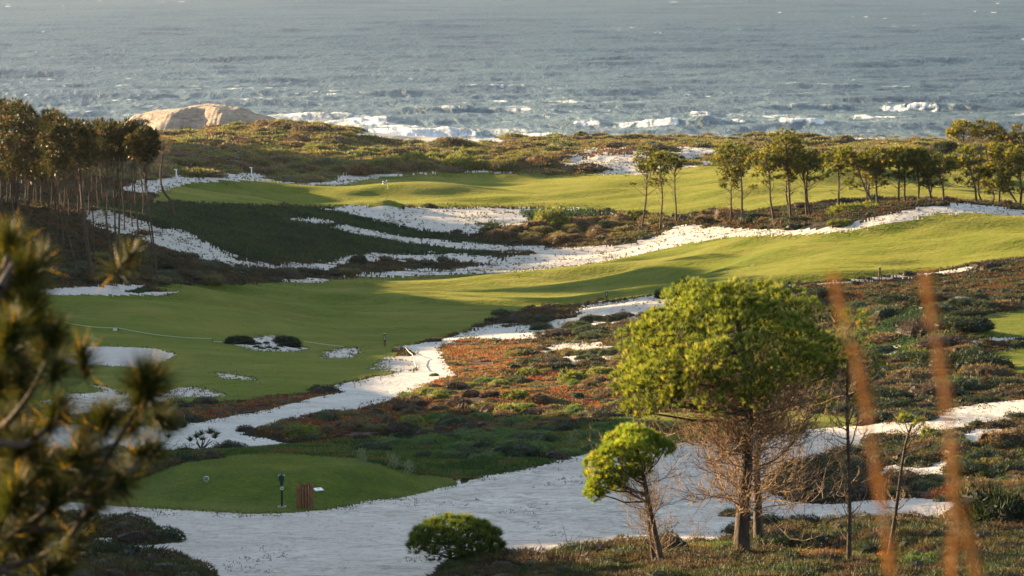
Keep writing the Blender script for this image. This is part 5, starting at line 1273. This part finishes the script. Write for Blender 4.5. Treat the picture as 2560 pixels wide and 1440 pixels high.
s = on_ground(291, 829, 170); k = s[1] / F; o = empty('notice', s + np.array([-.1, -.06, 0]))
bm_obj('panel', lambda bm: box(bm, (0, 0, 5 * k), (9.5 * k, .03, 6.2 * k)), M_WHT, o, .005)
bm_obj('symbol', lambda bm: (box(bm, (0, -.02, 4.6 * k), (1.6 * k, .006, 2.4 * k)), cyl(bm, (0, -.02, 6.4 * k), .7 * k, .006, 10, rot=Rx)), M_GRN, o)
tag(o, 'small white notice hanging on the rope across the fairway', 'sign')
# bunker rakes
for (x0, y0, x1, y1, lab) in [(176, 884, 180, 894, 'rake lying in the left part of the bunker'), (424, 903, 400, 910, 'rake with its handle on the grass at the right tip of the bunker'), (340, 918, 372, 916, 'rake lying along the lower lip of the bunker')]:
    a_ = on_ground(x0, y0, 120); b_ = on_ground(x1, y1, 120); o = empty('rake', b_ + np.array([0, 0, .05])); v_ = Vector(a_ - b_); L_ = v_.length; 
    v_.z = 0; ang = math.atan2(v_.y, v_.x)
    bm_obj('handle', lambda bm: cyl(bm, (math.cos(ang) * .75, math.sin(ang) * .75, .03), .014, 1.5, 6, rot=(Matrix.Rotation(ang, 3, 'Z') @ Matrix.Rotation(math.pi / 2, 3, 'Y'))), M_BLK, o)
    def hd(bm):
        box(bm, (0, 0, .03), (.6, .06, .06))
        for t in range(9): box(bm, (-.27 + .0675 * t, 0, -.01), (.012, .02, .07))
    bm_obj('head', hd, M_BLK, o); tag(o, lab, 'rake')
# spiky yucca
s = on_ground(503, 1122, 80); o = empty('yucca', s); a = Acc()
for kx in range(9):
    st = np.array([rng.normal() * .3, rng.normal() * .3, 0]); tp = st * 2.2 + np.array([0, 0, rng.uniform(.25, .55)])
    n_ = 60; v_ = rng.normal(size=(n_, 3)); v_[:, 2] = abs(v_[:, 2]) + .35
    a.add(*blades(np.repeat(tp[None], n_, 0) - unit(v_) * .02, v_, rng.uniform(.2, .38, n_), .04, np.array([[.022, .034, .016]]) * rng.uniform(.7, 1.5, (n_, 1))))
a.build('leaves', M_LEAF, o)
q = AccQ()
for kx in range(7): q.add(*tube(curve((0, 0, -.05), (rng.normal() * .4, rng.normal() * .3, .4), 5), np.linspace(.03, .015, 5), 5))
q.build('stems', M_BARK2, o); tag(o, 'dark spiky yucca clump on the sand behind the tee', 'shrub')
# silvery upright sprigs in the green band, dead driftwood branches
for x_, y_, lab in [(1022, 1190, 'pale silvery sprig nearest the tee end of the green band'), (985, 1178, 'silvery sprig left of the palest one above the tee'), (1430, 1118, 'silvery sprig in the green band left of the young leaning pine'), (905, 1160, 'silvery sprig behind the right shoulder of the tee')]:
    s = on_ground(x_, y_, 80); a = Acc(); n_ = 160; p = np.stack([rng.normal(size=n_) * .1, rng.normal(size=n_) * .1, rng.uniform(0, .45, n_)], 1)
    a.add(*blades(p, rng.normal(size=(n_, 3)) * .5 + np.array([0, 0, 1.2]), .16, .018, np.array([[.14, .17, .12]]) * rng.uniform(.7, 1.3, (n_, 1))))
    o = a.build('silver_sprig', M_LEAF); o.location = s; tag(o, lab, 'shrub')
def deadwood(px, py, dlo, L_, n_, lab, mat=M_TWIGD, flat=.25):
    s = on_ground(px, py, dlo); an = rng.uniform(0, 6.28, n_)
    P1, R1 = grow(np.zeros((n_, 3)) + np.array([0, 0, .05]), np.stack([np.cos(an), np.sin(an) * .6, np.full(n_, flat)], 1), L_ * rng.uniform(.5, 1, n_), 8, .06, .018, .006)
    q = AccQ(); q.add(*twigs(P1, R1)); m_ = n_ * 7; w = rng.integers(0, n_, m_); k_ = rng.integers(1, 8, m_)
    P2, R2 = grow(P1[w, k_], unit(P1[w, k_] - P1[w, k_ - 1]) + rng.normal(size=(m_, 3)) * .6, L_ * rng.uniform(.12, .4, m_), 5, .1, .008, .003); q.add(*twigs(P2, R2))
    o = q.build('dead_branch', mat); o.location = s; tag(o, lab, 'branch')
deadwood(1400, 1435, 44, 1.2, 7, 'tangle of dark dead twigs on the sand right of the small round pine')
deadwood(1310, 1415, 44, 1.0, 4, 'dead twig curving out from behind the small round pine')
deadwood(1960, 1400, 46, 0.8, 4, 'grey forked dead branch lying at the feet of the umbrella pine', M_TWIG)
deadwood(1245, 905, 130, 1.6, 5, 'bleached dead branches lying in the red ice plants', M_TWIG)
deadwood(2360, 1320, 46, .8, 6, 'leafless twig bush at the right beside the blurred stems', M_TWIG, .8)
# ---------------------------------------------------------------- sea air
hx0, hx1, hy0, hy1, hz0, hz1 = -9000.0, 9000.0, -60.0, 16000.0, -14.0, 75.0
Vz = np.array([(x, y, z) for z in (hz0, hz1) for y in (hy0, hy1) for x in (hx0, hx1)])
Fz = np.array([(0, 2, 3, 1), (4, 5, 7, 6), (0, 1, 5, 4), (2, 6, 7, 3), (0, 4, 6, 2), (1, 3, 7, 5)])
m = bpy.data.materials.new('sea_air'); m.use_nodes = True; nt = m.node_tree; nt.nodes.clear()
out = nt.nodes.new('ShaderNodeOutputMaterial'); vo = nt.nodes.new('ShaderNodeVolumePrincipled')
vo.inputs['Color'].default_value = (0.93, 0.95, 1.0, 1); vo.inputs['Density'].default_value = 0.000018; vo.inputs['Anisotropy'].default_value = 0.55
nt.links.new(vo.outputs[0], out.inputs['Volume'])
tag(mesh_np('haze', Vz, Fz, m), 'thin bright sea haze over the dunes and the water', 'haze', kind='stuff')
